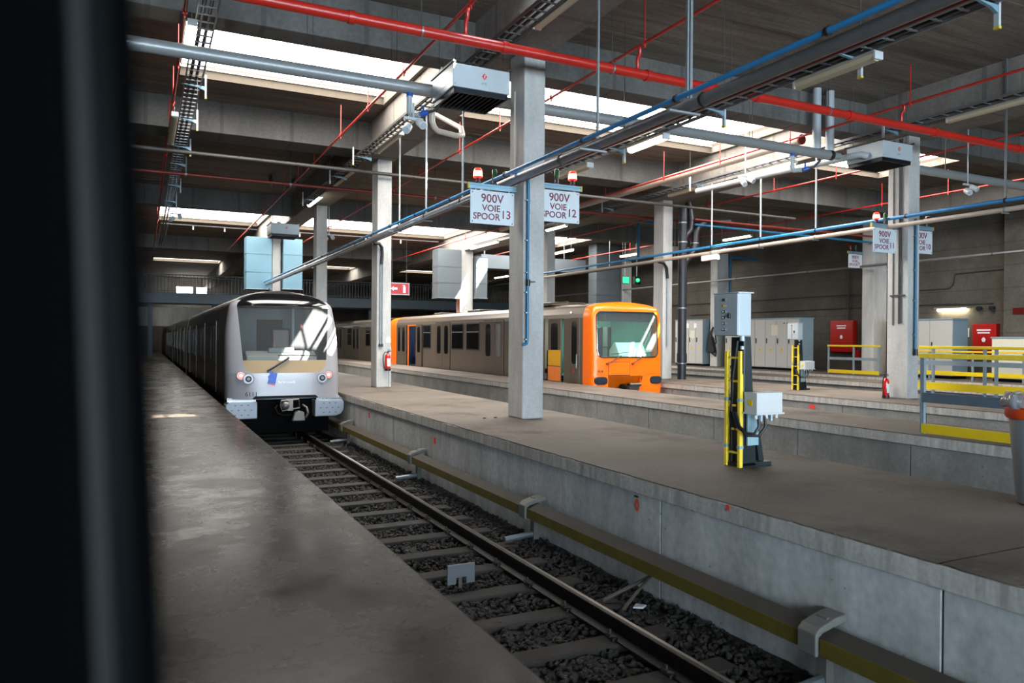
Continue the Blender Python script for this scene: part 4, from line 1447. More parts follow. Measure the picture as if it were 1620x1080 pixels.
def batten(label, x, y0, y1, z, lit=False, ax='y', rod=None):
    t = thing('fluorescent_lamp', label, 'lamp', (x, (y0 + y1) / 2, z), group='fluorescent battens')
    c = 'lamp_lit' if lit else 'lamp_cover'
    if ax == 'y':
        part('housing', MB().box(x - .075, x + .075, y0, y1, z + .02, z + .075), 'lamp_body', t, bevel=.01)
        part('diffuser', MB().prism([(x - .085, z + .02), (x - .07, z - .035), (x - .03, z - .06), (x + .03, z - .06), (x + .07, z - .035), (x + .085, z + .02)], 'y', y0 + .02, y1 - .02), c, t, smooth=40)
        for y, e in ((y0, -1), (y1, 1)):
            part('end_cap', MB().box(x - .08, x + .08, y - .025, y + .025, z - .05, z + .06), 'lamp_end', t, bevel=.012)
    if rod:
        part('suspension', MB().cyl((x, y0 + .2, z + .07), (x, y0 + .2, rod), .008, 5).cyl((x, y1 - .2, z + .07), (x, y1 - .2, rod), .008, 5), 'galvanised', t, kind='stuff')
    return t


batten('unlit beige lamp high on the beam above the first column', 5.98, 9.3, 11.3, 6.80, rod=6.95)
batten('unlit beige lamp left of the second column top', 5.98, 18.75, 20.95, 6.80, rod=6.95)
batten('unlit beige lamp left of and behind the second column', 5.98, 23.7, 26.1, 6.80, rod=6.95)
batten('lit lamp above the third column', 5.98, 28.4, 30.7, 6.80, lit=True, rod=6.95)
batten('large unlit beige lamp under the low cable ladder at the top right', 8.75, 6.85, 8.22, 5.30, rod=5.4)
batten('lit lamp shining in front of the skylight right of the first column', 8.75, 11.35, 12.5, 5.30, lit=True, rod=5.4)
batten('unlit beige lamp behind the track 12 beacons', 8.75, 14.0, 15.3, 5.30, rod=5.4)
batten('unlit lamp along the beam at the upper right edge', 17.3, 9.6, 11.6, 6.80, rod=6.95)
batten('lit lamp left of the right heater below the skylight', 17.3, 16.3, 18.6, 6.80, lit=True, rod=6.95)
batten('unlit lamp near the black drainpipe top', 17.3, 20.6, 22.2, 6.80, rod=6.95)
batten('lit lamp right behind the track 12 sign', 17.45, 29.9, 31.8, 6.75, lit=True, rod=8.0)
batten('lit lamp below the track 12 sign, the smaller one', 17.5, 33.4, 35.4, 6.75, lit=True, rod=8.0)
batten('lit lamp above the white junction box', 27.2, 28.4, 30.4, 6.75, lit=True, rod=8.0)
batten('far lit lamp low over the orange train roof', 22.6, 38.0, 40.4, 6.75, lit=True, rod=8.3)
batten('far lit lamp over the green signal lights', 27.0, 37.7, 39.5, 6.75, lit=True, rod=8.0)
batten('far lit lamp above the ducts behind the orange train', 17.3, 37.0, 40.7, 6.80, lit=True, rod=6.95)
batten('far lit lamp right of the ducts over the orange train', 27.2, 56.0, 58.7, 6.75, lit=True, rod=8.0)
batten('unlit lamp on the cable ladder at the far left', .66, 19.4, 22.3, 6.72, rod=6.95)
batten('lit lamp on the cable ladder in front of the near skylight', .72, 13.6, 15.0, 6.72, lit=True, rod=6.95)

# ---- unit heaters


def heater(label):
    t = thing('unit_heater', label, 'heater', (5.4, 12.85, 5.9), group='ceiling unit heaters')
    x0, x1, y0, y1, z0, z1 = 4.86, 5.96, 12.30, 13.36, 5.93, 6.34
    cs = part('casing', MB().box(x0, x1, y0, y1, z0, z1), 'heater_case', t, bevel=.012)
    part('rivet', MB().lathe([(.012, -.006), (.012, .006)], (x0 + .04, y0 - .003, z0 + .05), 8, 'y'), 'galvanised', cs)
    part('seam', MB().box(x0 - .003, x0 + .001, y0 + .02, y1 - .02, z0 + .10, z0 + .106), 'galvanised', cs)
    gr = part('grille_frame', MB().box(x0 + .03, x1 - .03, y0 + .03, y0 + .06, z0 - .09, z0).box(x0 + .03, x1 - .03, y1 - .06, y1 - .03, z0 - .09, z0).box(x0 + .03, x0 + .06, y0 + .03, y1 - .03, z0 - .09, z0).box(x1 - .06, x1 - .03, y0 + .03, y1 - .03, z0 - .09, z0), 'heater_dark', t)
    n = 11
    for k in range(n):
        xx = x0 + .10 + (x1 - x0 - .2) * k / (n - 1)
        part('louvre_slat', MB().prism([(xx - .035, z0 - .085), (xx + .02, z0 - .015), (xx + .032, z0 - .015), (xx - .023, z0 - .085)], 'y', y0 + .06, y1 - .06), 'heater_dark', gr)
    part('grille_back', MB().box(x0 + .05, x1 - .05, y0 + .05, y1 - .05, z0 - .012, z0 + .01), 'black_plastic', gr)
    part('flue_stub', MB().cyl((x0 + .36, y0 + .35, z1), (x0 + .36, y0 + .35, z1 + .09), .07, 14), 'galvanised', t, smooth=50)
    em = part('emblem', MB().prism([(x0 + .55, z0 + .25), (x0 + .60, z0 + .19), (x0 + .65, z0 + .25), (x0 + .60, z0 + .31)], 'y', y0 - .004, y0 + .002), 'sign_red', t, label='red diamond emblem')
    part('emblem_bar', MB().prism([(x0 + .59, z0 + .22), (x0 + .605, z0 + .22), (x0 + .615, z0 + .28), (x0 + .60, z0 + .28)], 'y', y0 - .006, y0 - .003), 'white_plastic', em)
    part('wordmark', text_mb('ATE', .06, (x0 + .54, y0 - .003, z0 + .10), (1, 0, 0), (0, 0, 1), .003), 'button_grey', t)
    part('mounting_rail', MB().box(x0 - .02, x0 + .02, y0 - .04, y1 + .06, z1 + .005, z1 + .04).box(x1 - .02, x1 + .02, y0 - .04, y1 + .06, z1 + .005, z1 + .04), 'black_plastic', t)
    rd = MB()
    for a in (x0 + .09, x1 - .09):
        for b in (y0 + .12, y1 - .12):
            rd.cyl((a, b, z1 + .03), (a, b, 8.0), .006, 5)
    part('suspension_rods', rd, 'dark_pipe', t, kind='stuff')
    return t


h1 = heater('white box heater with red emblem beside the first column')
copy_tree(h1, (11.42, .28, .12), label='white box heater at the top of the track 11 column')
h3 = copy_tree(h1, (-.30, 18.72, -.29), label='small distant heater above the white train')
for xq in (4.6, 5.5):
    part('ceiling_bracket', MB().box(xq, xq + .1, 31.05, 31.9, 7.68, 8.0), 'dark_pipe', h3)
# pipework feeding the heaters
for k, (dx, lb) in enumerate(((0, 'white pipe drop with blue collar left of the near heater'), (9.85, 'white pipe drop with blue collar left of the right heater'))):
    t = thing('heater_connection', lb, 'pipe', (4.5 + dx, 13.6, 5.6))
    part('drop', MB().tube([(4.5 + dx, 13.62, 6.14), (4.5 + dx, 13.62, 5.78), (4.54 + dx, 13.60, 5.70), (4.64 + dx, 13.45, 5.70)], .055, 10), 'white_sheet', t, smooth=50)
    part('collar', MB().cyl((4.5 + dx, 13.62, 6.06), (4.5 + dx, 13.62, 6.13), .066, 12), 'blue_collar', t, smooth=50)
    part('valve', MB().cyl((4.66 + dx, 13.44, 5.70), (4.78 + dx, 13.36, 5.74), .05, 10).cyl((4.70 + dx, 13.40, 5.72), (4.70 + dx, 13.40, 5.86), .02, 8), 'blue_collar', t, smooth=50)
    part('hose', MB().tube([(4.78 + dx, 13.36, 5.74), (4.9 + dx, 13.3, 5.78), (5.0 + dx, 13.2, 5.93)], .03, 8), 'black_plastic', t, smooth=50)
t = thing('heater_duct', 'bent grey exhaust pipe under the near heater', 'pipe', (5.0, 13.5, 5.45))
part('run', MB().tube([(4.92, 13.50, 5.86), (4.92, 13.52, 5.62), (4.97, 13.55, 5.53), (5.06, 13.60, 5.48), (5.5, 13.75, 5.48), (5.7, 13.9, 5.55), (5.95, 14.6, 5.9), (6.0, 16.2, 6.6)], .055, 10), 'beige_pipe', t, smooth=50)
t = thing('heater_duct', 'long white exhaust pipe running left from the right heater', 'pipe', (16.0, 15, 6.2))
part('run', MB().tube([(16.27, 13.0, 6.14), (16.16, 13.1, 6.2), (16.13, 13.4, 6.2), (16.13, 14.2, 6.22), (16.15, 16.0, 6.3), (16.3, 19.5, 6.4)], .085, 12), 'white_sheet', t, smooth=50)
for k, (x, y, z) in enumerate(((4.50, 13.45, 5.50), (15.45, 16.4, 6.1), (20.4, 13.1, 5.75), (1.1, 31.2, 6.05), (6.95, 31.6, 5.7))):
    t = thing('floodlight', ['pair of white cylindrical floodlights left of the near heater', 'pair of white cylindrical floodlights below the skylight to the right', 'pair of white floodlights right of the track 11 column', 'small white floodlights at the far left under the second skylight', 'small white floodlight right of the second column'][k], 'floodlight', (x, y, z), group='white twin floodlights')
    s = 1.0
    for dx, dz, dirx in ((-.07, -.06, -.10), (.14, .06, .02)):
        h = part('lamp_head', MB().cyl((x + dx, y, z + dz), (x + dx + dirx, y - .17, z + dz - .11), .075, 14), 'white_plastic', t, smooth=50)
        part('lens', MB().cyl((x + dx + dirx, y - .17, z + dz - .11), (x + dx + dirx * 1.04, y - .178, z + dz - .114), .062, 14), 'box_grey', h)
    part('mount', MB().box(x - .15, x + .22, y + .0, y + .05, z + .08, z + .13).cyl((x + .03, y + .02, z + .1), (x + .03, y + .02, (z + .40, 8.32, 8.0, 8.0, 8.0)[k]), .02, 8), 'white_sheet', t)

# ---- warning signs with beacons


def sign(num, x0, y, z0, label, lit=True, green=True, side=-1, s=1.0):
    """board 0.9 x 0.62 m hanging from a strut fixed to its column; text faces the gateway"""
    W, H = .90 * s, .62 * s
    t = thing('warning_sign', label, 'sign', (x0 + W / 2, y, z0))
    b = part('board', MB().box(x0, x0 + W, y - .006, y + .006, z0, z0 + H), 'sign_white', t)
    tx = MB()
    yy = y - .0085
    for body, sz, px, pz in (('900V', .222 * s, .21, .41), ('VOIE', .172 * s, .235, .245), ('SPOOR', .172 * s, .05, .085), (num, .215 * s, .62, .125)):
        text_mb(body, sz, (x0 + px * s, yy, z0 + pz * s), (1, 0, 0), (0, 0, 1), .003, mb=tx, bold=.003)
    part('lettering', tx, 'sign_text', b, kind='stuff')
    for a in (.04, .86):
        for c in (.04, .58):
            part('screw', MB().lathe([(.011, -.005), (.011, .004)], (x0 + a * s, y - .008, z0 + c * s), 8, 'y'), 'black_plastic', b)
    a0, a1 = (x0 - .03, x0 + W + .08) if side < 0 else (x0 - .05, x0 + W + .06)
    st_ = part('strut', MB().box(a0, a1, y + .008, y + .05, z0 + H + .03, z0 + H + .075).box(a0, a1, y + .008, y + .05, z0 + H + .095, z0 + H + .13).box(a0, a1, y + .03, y + .05, z0 + H + .06, z0 + H + .11), 'strut_blue', t)
    xe = a0 if side < 0 else a1
    part('end_cap', MB().box(xe - .012, xe + .012, y, y + .055, z0 + H + .025, z0 + H + .135), 'cap_yellow', st_)
    part('hook', MB().box(x0 + .10, x0 + .12, y - .004, y + .02, z0 + H - .03, z0 + H + .04).box(x0 + W - .12, x0 + W - .10, y - .004, y + .02, z0 + H - .03, z0 + H + .04), 'galvanised', st_)
    # beacons on top of the strut
    zb = z0 + H + .13
    xr, xg = (x0 + .16, x0 + .50) if side < 0 else (x0 + W - .14, x0 + W - .50)
    yb = y + .03
    be = part('red_beacon', MB().lathe([(.045, 0), (.05, .03), (.038, .05), (.038, .12)], (xr, yb, zb), 14), 'beacon_base', t, smooth=40)
    part('lens', MB().lathe([(.085, .11), (.076, .255), (.055, .28), (.02, .288)], (xr, yb, zb), 16), 'red_lit' if lit else 'red_off', be, smooth=40)
    if lit:
        part('flash_ring', MB().lathe([(.0865, .13), (.0815, .225)], (xr, yb, zb), 16), 'red_core', be, smooth=40)
    if green:
        gb = part('green_beacon', MB().lathe([(.045, 0), (.05, .03), (.038, .05), (.038, .11)], (xg, yb, zb), 14), 'beacon_base', t, smooth=40)
        part('lens', MB().lathe([(.05, .11), (.05, .27), (.03, .295), (.01, .30)], (xg, yb, zb), 14), 'green_off', gb, smooth=40)
    return t


sign('13', 5.44, 12.86, 3.65, 'white 900V sign for track 13 left of the first column', side=-1)
sign('12', 6.885, 12.86, 3.80, 'white 900V sign for track 12 right of the first column', side=1)
sign('11', 17.12, 13.5, 3.86, 'white 900V sign for track 11 under a lit red beacon', side=-1)
sign('10', 18.59, 13.5, 3.92, 'white 900V sign for track 10 partly behind its column', side=1, lit=False, green=False)
sign('9', 28.82, 24.0, 4.88, 'small distant 900V sign for track 9 with unlit beacons', side=-1, lit=False)
sign('8', 30.95, 24.0, 4.88, 'tiny distant sign plate behind the track 11 column', side=1, lit=False, green=False)

# ---- things fixed to columns
bpz = thing('water_pipe', 'vertical blue pipe with clamps on the first column', 'pipe', (6.47, 12.50, 1.4))
part('run', MB().tube([(6.47, 12.52, 4.52), (6.47, 12.52, 1.46), (6.46, 12.52, 1.42), (6.40, 12.52, 1.40), (6.37, 12.52, 1.40)], .027, 10), 'teal_pipe', bpz, smooth=50)
part('top_bend', MB().tube([(6.47, 12.52, 4.52), (6.44, 12.51, 4.58), (6.3, 12.5, 4.60), (5.95, 12.45, 4.54)], .027, 8), 'blue_pipe', bpz, smooth=50)
for z in (1.5, 2.0, 2.38, 2.75, 3.35, 4.1):
    part('clamp', MB().box(6.425, 6.515, 12.50, 12.568, z - .012, z + .012), 'galvanised', bpz)
vl = part('valve', MB().cyl((6.47, 12.50, 2.50), (6.47, 12.50, 2.62), .04, 10).box(6.5, 6.62, 12.49, 12.51, 2.57, 2.59), 'black_plastic', bpz, smooth=40)
solo('conduit', MB().tube([(6.36, 12.9, 0.02 + 6.2), (6.36, 12.9, 4.7)], .022, 8), 'beige_pipe', 'thin beige conduit on the left face of the first column', 'conduit', smooth=50)
c2 = thing('conduit', 'black and grey conduit dropping down the second column', 'conduit', (6.52, 22.3, 1.28))
part('bend', MB().tube([(6.25, 22.2, 4.36), (6.42, 22.22, 4.36), (6.52, 22.28, 4.26), (6.54, 22.31, 4.05), (6.52, 22.32, 3.75)], .05, 10), 'black_plastic', c2, smooth=50)
part('run', MB().cyl((6.50, 22.32, 3.8), (6.50, 22.32, 1.32), .025, 8), 'galvanised', c2, smooth=50)
part('run', MB().cyl((6.56, 22.32, 3.8), (6.56, 22.32, 1.32), .018, 8), 'button_grey', c2, smooth=50)
part('end_cap', MB().box(6.46, 6.58, 22.27, 22.36, 1.24, 1.33), 'black_plastic', c2)
solo('notice_plate', MB().box(6.70, 6.84, 22.345, 22.358, 1.36, 1.52), 'white_plastic', 'small white plate above the fire extinguisher', 'sign')
solo('trunking', MB().box(6.80, 6.85, 22.34, 22.42, .02, 1.25), 'white_sheet', 'thin white trunking strip below the extinguisher', 'trunking')


def extinguisher(label, x, y, z):
    t = thing('fire_extinguisher', label, 'extinguisher', (x, y, z))
    part('cylinder', MB().lathe([(.03, .0), (.075, .005), (.085, .03), (.085, .42), (.07, .47), (.03, .50), (.025, .52)], (x, y, z), 20), 'ext_red', t, smooth=40)
    part('base_ring', MB().lathe([(.09, -.02), (.092, .05)], (x, y, z), 20), 'black_plastic', t, smooth=40)
    lb = MB()
    for k in range(8):
        a0, a1 = [-PI / 2 - .55 + 1.35 * (k + q) / 8 for q in (0, 1)]
        lb.add([(x + .0865 * math.cos(a), y + .0865 * math.sin(a), z + h) for a, h in ((a0, .12), (a1, .12), (a1, .36), (a0, .36))], [(0, 1, 2, 3)])
    part('label_sheet', lb, 'label_green', t)
    part('valve', MB().cyl((x, y, z + .51), (x, y, z + .57), .022, 8).box(x - .01, x + .10, y - .012, y + .012, z + .56, z + .585).box(x - .01, x + .09, y - .01, y + .01, z + .60, z + .62), 'black_plastic', t)
    part('hose', MB().tube([(x - .02, y - .01, z + .55), (x - .10, y - .02, z + .55), (x - .15, y - .03, z + .46), (x - .16, y - .03, z + .30), (x - .13, y - .03, z + .14), (x - .11, y - .03, z + .05)], .014, 6), 'cable_black', t, smooth=50)
    return t


extinguisher('red fire extinguisher hung on the second column', 6.72, 22.24, .53)
extinguisher('red fire extinguisher standing at the foot of the track 11 column', 17.82, 13.62, .03)
bc = thing('water_pipe', 'blue vertical pipe on the track 11 column', 'pipe', (18.32, 13.12, 1.2))
part('run', MB().tube([(18.32, 13.14, 4.76), (18.32, 13.14, 1.3), (18.30, 13.14, 1.22)], .032, 8), 'teal_pipe', bc, smooth=50)
part('outlet', MB().cyl((18.32, 13.12, 1.32), (18.32, 13.12, 1.15), .05, 10), 'black_plastic', bc, smooth=50)
for z in (1.7, 2.6, 3.4, 4.3):
    part('clamp', MB().box(18.27, 18.37, 13.12, 13.198, z - .012, z + .012), 'galvanised', bc)
cc = thing('conduit', 'three thin dark conduits on the left face of the track 11 column', 'conduit', (18.07, 13.5, 1.9))
for k, (y, z) in enumerate(((13.62, 1.95), (13.45, 1.98), (13.38, 2.0))):
    part('tube', MB().cyl((18.075, y, z), (18.075, y, 6.9), .018, 6), 'dark_pipe', cc, smooth=50)
part('cross_clamp', MB().box(18.05, 18.10, 13.28, 13.7, 2.72, 2.76), 'dark_pipe', cc)
c3 = thing('conduit', 'black conduit bend with grey tail on the column by the drainpipe', 'conduit', (18.3, 23.5, 1.4))
part('bend', MB().tube([(17.75, 23.4, 4.50), (18.0, 23.45, 4.48), (18.22, 23.53, 4.3), (18.28, 23.56, 3.9)], .06, 8), 'black_plastic', c3, smooth=50)
part('run', MB().cyl((18.28, 23.56, 3.9), (18.28, 23.56, 1.25), .03, 8), 'galvanised', c3, smooth=50)
dp = thing('drainpipe', 'thick black drainpipe with branch beside the orange train', 'pipe', (18.75, 23.2, 0))
part('stack', MB().cyl((18.76, 23.25, .0), (18.76, 23.25, 6.7), .17, 18), 'black_pipe', dp, smooth=50)
for z in (.62, 2.75, 5.3, 6.05):
    part('band', MB().cyl((18.76, 23.25, z - .02), (18.76, 23.25, z + .02), .182, 18), 'galvanised', dp, smooth=50)
part('socket', MB().cyl((18.76, 23.25, .66), (18.76, 23.25, 1.0), .195, 18), 'black_pipe', dp, smooth=50)
part('branch', MB().tube([(18.8, 23.25, 4.5), (19.2, 23.25, 4.9), (19.35, 23.25, 5.25), (19.35, 23.25, 5.7), (19.5, 23.25, 6.0), (19.9, 23.3, 6.15), (21.2, 23.4, 6.3)], .15, 12), 'black_pipe', dp, smooth=50)
part('branch', MB().tube([(18.8, 23.25, 5.5), (19.1, 23.25, 5.8), (19.2, 23.3, 6.2), (19.15, 23.4, 6.9)], .14, 12), 'black_pipe', dp, smooth=50)
part('band', MB().cyl((19.35, 23.25, 5.28), (19.35, 23.25, 5.32), .165, 16), 'galvanised', dp, smooth=50)
fs = thing('emergency_sign', 'red hanging sign with white extinguisher symbol behind the second column', 'sign', (8.55, 27, 3.1))
part('board', MB().box(8.14, 8.97, 26.99, 27.01, 3.12, 3.57), 'sign_white', fs)
part('red_field', MB().box(8.17, 8.94, 26.982, 26.99, 3.15, 3.54), 'sign_red', fs)
part('symbol', MB().box(8.72, 8.82, 26.976, 26.982, 3.2, 3.43).box(8.745, 8.795, 26.976, 26.982, 3.43, 3.49).box(8.70, 8.76, 26.976, 26.982, 3.46, 3.49), 'text_white', fs)
part('arrow', MB().prism([(8.25, 3.35), (8.36, 3.26), (8.36, 3.31), (8.5, 3.31), (8.5, 3.39), (8.36, 3.39), (8.36, 3.44)], 'y', 26.976, 26.982), 'text_white', fs)
part('hanger_rod', MB().cyl((8.3, 27, 3.55), (8.3, 27, 8), .008, 5).cyl((8.85, 27, 3.55), (8.85, 27, 8), .008, 5), 'galvanised', fs, kind='stuff')

# ------------------------------------------------------------------ platform equipment
# control post: box on a dark stand with a yellow cable ladder and a white socket box
cpz = thing('control_post', 'near control post with grey switch box, yellow ladder and white socket box', 'control post', (6.5, 6.9, 0), group='platform control posts')
part('stand', MB().prism([(6.40, 0), (6.62, 0), (6.52, 1.55), (6.42, 1.55)], 'y', 6.80, 7.03), 'post_dark', cpz, bevel=.01)
part('base_plate', MB().box(6.36, 6.86, 6.80, 7.05, 0, .045), 'post_dark', cpz)
part('brace', MB().prism([(6.74, .04), (6.82, .04), (6.68, .75), (6.62, .75)], 'y', 6.88, 6.94), 'post_dark', cpz)
for y in (6.80, 7.025):
    part('ladder_rail', MB().box(6.335, 6.385, y - .022, y + .022, 0, 1.38), 'yellow_worn', cpz, bevel=.004)
for z in (.17, .45, .73, 1.02, 1.30):
    part('ladder_rung', MB().box(6.35, 6.37, 6.80, 7.025, z - .012, z + .012), 'yellow_worn', cpz)
for z in (.24, .80):
    part('strap', MB().box(6.330, 6.39, 6.775, 6.825, z - .018, z + .018).box(6.330, 6.39, 7.0, 7.05, z - .018, z + .018), 'plate_blue', cpz, kind='stuff')
cbx = part('switch_box', MB().box(6.225, 6.415, 6.69, 7.1, 1.56, 2.06), 'box_grey', cpz, bevel=.01)
part('door', MB().box(6.207, 6.226, 6.695, 7.095, 1.565, 2.055), 'box_grey', cbx, bevel=.006)
part('hood', MB().box(6.205, 6.445, 6.68, 7.11, 2.06, 2.072), 'white_sheet', cbx)
for k, z in enumerate((1.985, 1.915, 1.845, 1.775, 1.705, 1.635)):
    r_ = .016 if k else .015
    b = part('push_button', MB().lathe([(r_ + .004, .012), (r_, -.012), (.004, -.014)], (6.201, 6.925, z), 10, 'x') if k < 2 else MB().box(6.197, 6.209, 6.907, 6.943, z - .017, z + .017), ['black_plastic', 'orange_button', 'post_dark', 'post_dark', 'post_dark', 'post_dark'][k], cbx)
    if k > 1:
        part('button_cap', MB().box(6.194, 6.198, 6.914, 6.936, z - .010, z + .010), 'white_plastic', b)
    part('name_tag', MB().box(6.205, 6.208, 6.875, 6.895, z - .008, z + .008), 'white_plastic', b)
part('door_latch', MB().box(6.18, 6.207, 6.805, 6.835, 1.765, 1.83), 'black_plastic', cbx, bevel=.006)
part('cable_gland', MB().cyl((6.325, 6.74, 1.56), (6.325, 6.74, 1.50), .028, 10), 'box_grey', cbx, smooth=40)
part('cable_sleeve', MB().cyl((6.325, 6.74, 1.44), (6.325, 6.74, 1.40), .022, 10), 'box_grey', cbx, smooth=40)
part('cable', MB().tube([(6.38, 6.77, 1.5), (6.38, 6.775, 1.2), (6.36, 6.83, .9), (6.36, 6.88, .5), (6.37, 6.87, .05)], .016, 6), 'cable_black', cpz, smooth=50)
part('cable', MB().tube([(6.40, 6.9, 1.5), (6.36, 6.93, 1.1), (6.355, 6.95, .6), (6.37, 6.96, .05)], .018, 6), 'cable_black', cpz, smooth=50)
sb = part('socket_box', MB().box(6.375, 6.775, 6.545, 6.755, .66, .90), 'box_white', cpz, bevel=.008)
part('lid_rim', MB().box(6.36, 6.79, 6.53, 6.765, .645, .665), 'box_white', sb)
part('warning_label', MB().box(6.370, 6.3755, 6.62, 6.68, .745, .81), 'warn_yellow', sb)
for k in range(5):
    part('cable_gland', MB().cyl((6.41 + .08 * k, 6.60, .645), (6.41 + .08 * k, 6.60, .595 - .03 * (k % 2)), .02, 8), ['box_white', 'rail_grey'][k % 2], sb, smooth=40)
part('mounting_plate', MB().box(6.44, 6.61, 6.755, 6.785, .26, .70), 'plate_blue', cpz, bevel=.004)
for q, (r_, yy) in enumerate(((.019, 6.62), (.018, 6.58))):
    part('cable', MB().tube([(6.47 + .06 * q, yy, .62), (6.46 + .06 * q, yy - .02, .50), (6.40 + .03 * q, yy - .01, .42 - .02 * q), (6.33, yy + .06, .42 - .02 * q), (6.31, yy + .18, .50), (6.33, yy + .26, .65)], r_, 7), 'cable_black', cpz, smooth=50)
copy_tree(cpz, (11.75, 10.08, 0), label='distant control post with small white boxes and yellow ladder near the track 11 column')


# railings


def railing(label, x, y0, y1, posts, top=(1.24, 1.32), knee=(.52, .68), toe=(.02, .17), heavy=False, kmat='rail_bluegrey'):
    t = thing('railing', label, 'railing', (x, (y0 + y1) / 2, 0))
    part('top_rail', MB().box(x - .03, x + .03, y0, y1, *top), 'yellow_paint' if not heavy else 'yellow_worn', t, bevel=.01)
    part('knee_rail', MB().box(x - .012, x + .02, y0 + .05, y1 - .05, *knee), kmat, t)
    part('toe_board', MB().box(x - .02, x + .012, y0 + .05, y1 - .05, *toe), 'yellow_paint', t)
    for y in posts:
        part('post', MB().box(x - .01, x + .045, y - .035, y + .035, 0, top[0]), 'rail_grey', t)
    return t


railing('nearest railing with olive yellow handrail on the middle platform', 11.48, 3.2, 8.15, (8.1, 5.6, 3.3), heavy=True)
railing('yellow and grey railing on the track 11 platform', 20.0, 9.0, 14.9, (14.8, 13.8, 12.35, 12.05, 11.1, 10.85, 10.6), top=(1.32, 1.40), knee=(.86, .99), toe=(.17, .38), kmat='rail_grey')
railing('small yellow and grey railing before the red hose cabinet', 29.2, 22.6, 25.45, (25.4, 24.0, 22.7), top=(1.27, 1.35), knee=(.66, .78), toe=(.04, .20), kmat='rail_grey')
railing('distant railing in front of the pale cabinets at right', 29.2, 13.5, 21.4, (21.3, 20.3, 18.5, 16.6, 14.8), top=(1.10, 1.17), knee=(.60, .70), toe=(.18, .34), kmat='rail_grey')
# litter bin at the right edge
bn = thing('litter_bin', 'grey litter bin with orange rim and clear bag at the right edge', 'bin', (7.50, 4.06, 0))
part('body', MB().lathe([(.20, .0), (.225, .02), (.235, .1), (.295, .84), (.285, .86)], (7.50, 4.06, 0), 28), 'bin_grey', bn, smooth=40)
part('rim', MB().lathe([(.31, .80), (.325, .82), (.325, .89), (.30, .90), (.295, 1.0), (.27, 1.01)], (7.50, 4.06, 0), 28), 'bin_orange', bn, smooth=40)
bag = MB()
prof = [(.30, .90), (.335, .91), (.345, .95), (.33, 1.0), (.31, 1.03), (.28, 1.02)]
nb = 36
vs = []
for r_, h in prof:
    for k in range(nb):
        a = 2 * PI * k / nb
        q = r_ * (1 + .05 * math.sin(a * 9 + h * 20) + .03 * math.sin(a * 17))
        vs.append((7.50 + q * math.cos(a), 4.06 + q * math.sin(a), h + .015 * math.sin(a * 11)))
bag.add(vs, [(i * nb + k, i * nb + (k + 1) % nb, (i + 1) * nb + (k + 1) % nb, (i + 1) * nb + k) for i in range(len(prof) - 1) for k in range(nb)])
part('bin_bag', bag, 'plastic_film', bn, smooth=60)
part('bag_knot', MB().sphere((7.20, 4.16, .96), .07, 10, 8, 1.1), 'plastic_film', bn, smooth=60)
part('handle_seam', MB().tube([(7.27, 3.96, .45), (7.26, 3.94, .66), (7.33, 3.89, .70)], .008, 5), 'dark_pipe', bn)

# electrical cabinets on the right platform


def warn(mb, x, y, z, s=.16):
    mb.prism([(y - s * .6, z - s * .5), (y + s * .6, z - s * .5), (y, z + s * .55)], 'x', x - .006, x)
    return mb


def cabinet(label, y0, y1, z1, doors, x0=29.65, x1=30.65, body='cabinet', warns=True, plinth=.12):
    t = thing('electrical_cabinet', label, 'cabinet', ((x0 + x1) / 2, (y0 + y1) / 2, 0))
    part('body', MB().box(x0 + .02, x1, y0, y1, plinth, z1), 'cabinet_side' if body == 'cabinet' else body, t, bevel=.01)
    part('plinth', MB().box(x0 + .06, x1 - .05, y0 + .02, y1 - .02, 0, plinth), 'train_under', t)
    part('top_cap', MB().box(x0 - .03, x1 + .03, y0 - .03, y1 + .03, z1, z1 + .05), 'cabinet_side', t)
    n = doors
    for k in range(n):
        a, b = y0 + (y1 - y0) * k / n + .012, y0 + (y1 - y0) * (k + 1) / n - .012
        d = part('door', MB().box(x0, x0 + .02, a, b, plinth + .02, z1 - .02), body, t, bevel=.006)
        part('door_handle', MB().box(x0 - .03, x0, b - .12, b - .07, z1 * .52, z1 * .62), 'black_plastic', d)
        if warns:
            part('warning_triangle', warn(MB(), x0 - .001, (a + b) / 2, z1 * .40), 'warn_yellow', d)
            part('triangle_mark', MB().box(x0 - .010, x0 - .007, (a + b) / 2 - .012, (a + b) / 2 + .012, z1 * .40 - .05, z1 * .40 + .03), 'black_plastic', d)
    return t


c_ = cabinet('grey cabinet with instruments left of the near control post', 34.85, 37.4, 2.72, 4)
for (y, z) in ((35.5, 2.4), (36.2, 2.4)):
    part('meter', MB().box(29.63, 29.655, y - .12, y + .12, z - .14, z + .14), 'white_plastic', c_)
part('schematic_plate', MB().box(29.635, 29.652, 35.55, 35.95, 1.65, 2.1), 'cabinet_pale', c_)
c_ = cabinet('long row of grey cabinets right of the near control post', 27.6, 32.95, 2.66, 7)
part('schematic_plate', MB().box(29.635, 29.652, 29.0, 29.45, 1.8, 2.35), 'cabinet_pale', c_)
for k in range(3):
    part('indicator', MB().box(29.635, 29.652, 28.1 + .22 * k, 28.2 + .22 * k, 2.4, 2.45), 'black_plastic', c_)
cabinet('pale grey cabinet with yellow warning triangle right of the track 11 column', 19.62, 22.6, 2.44, 3, body='cabinet')
cabinet('low beige cabinets at the right edge', 13.6, 18.1, 1.68, 3, x0=29.75, x1=30.5, body='cabinet_pale', warns=True)


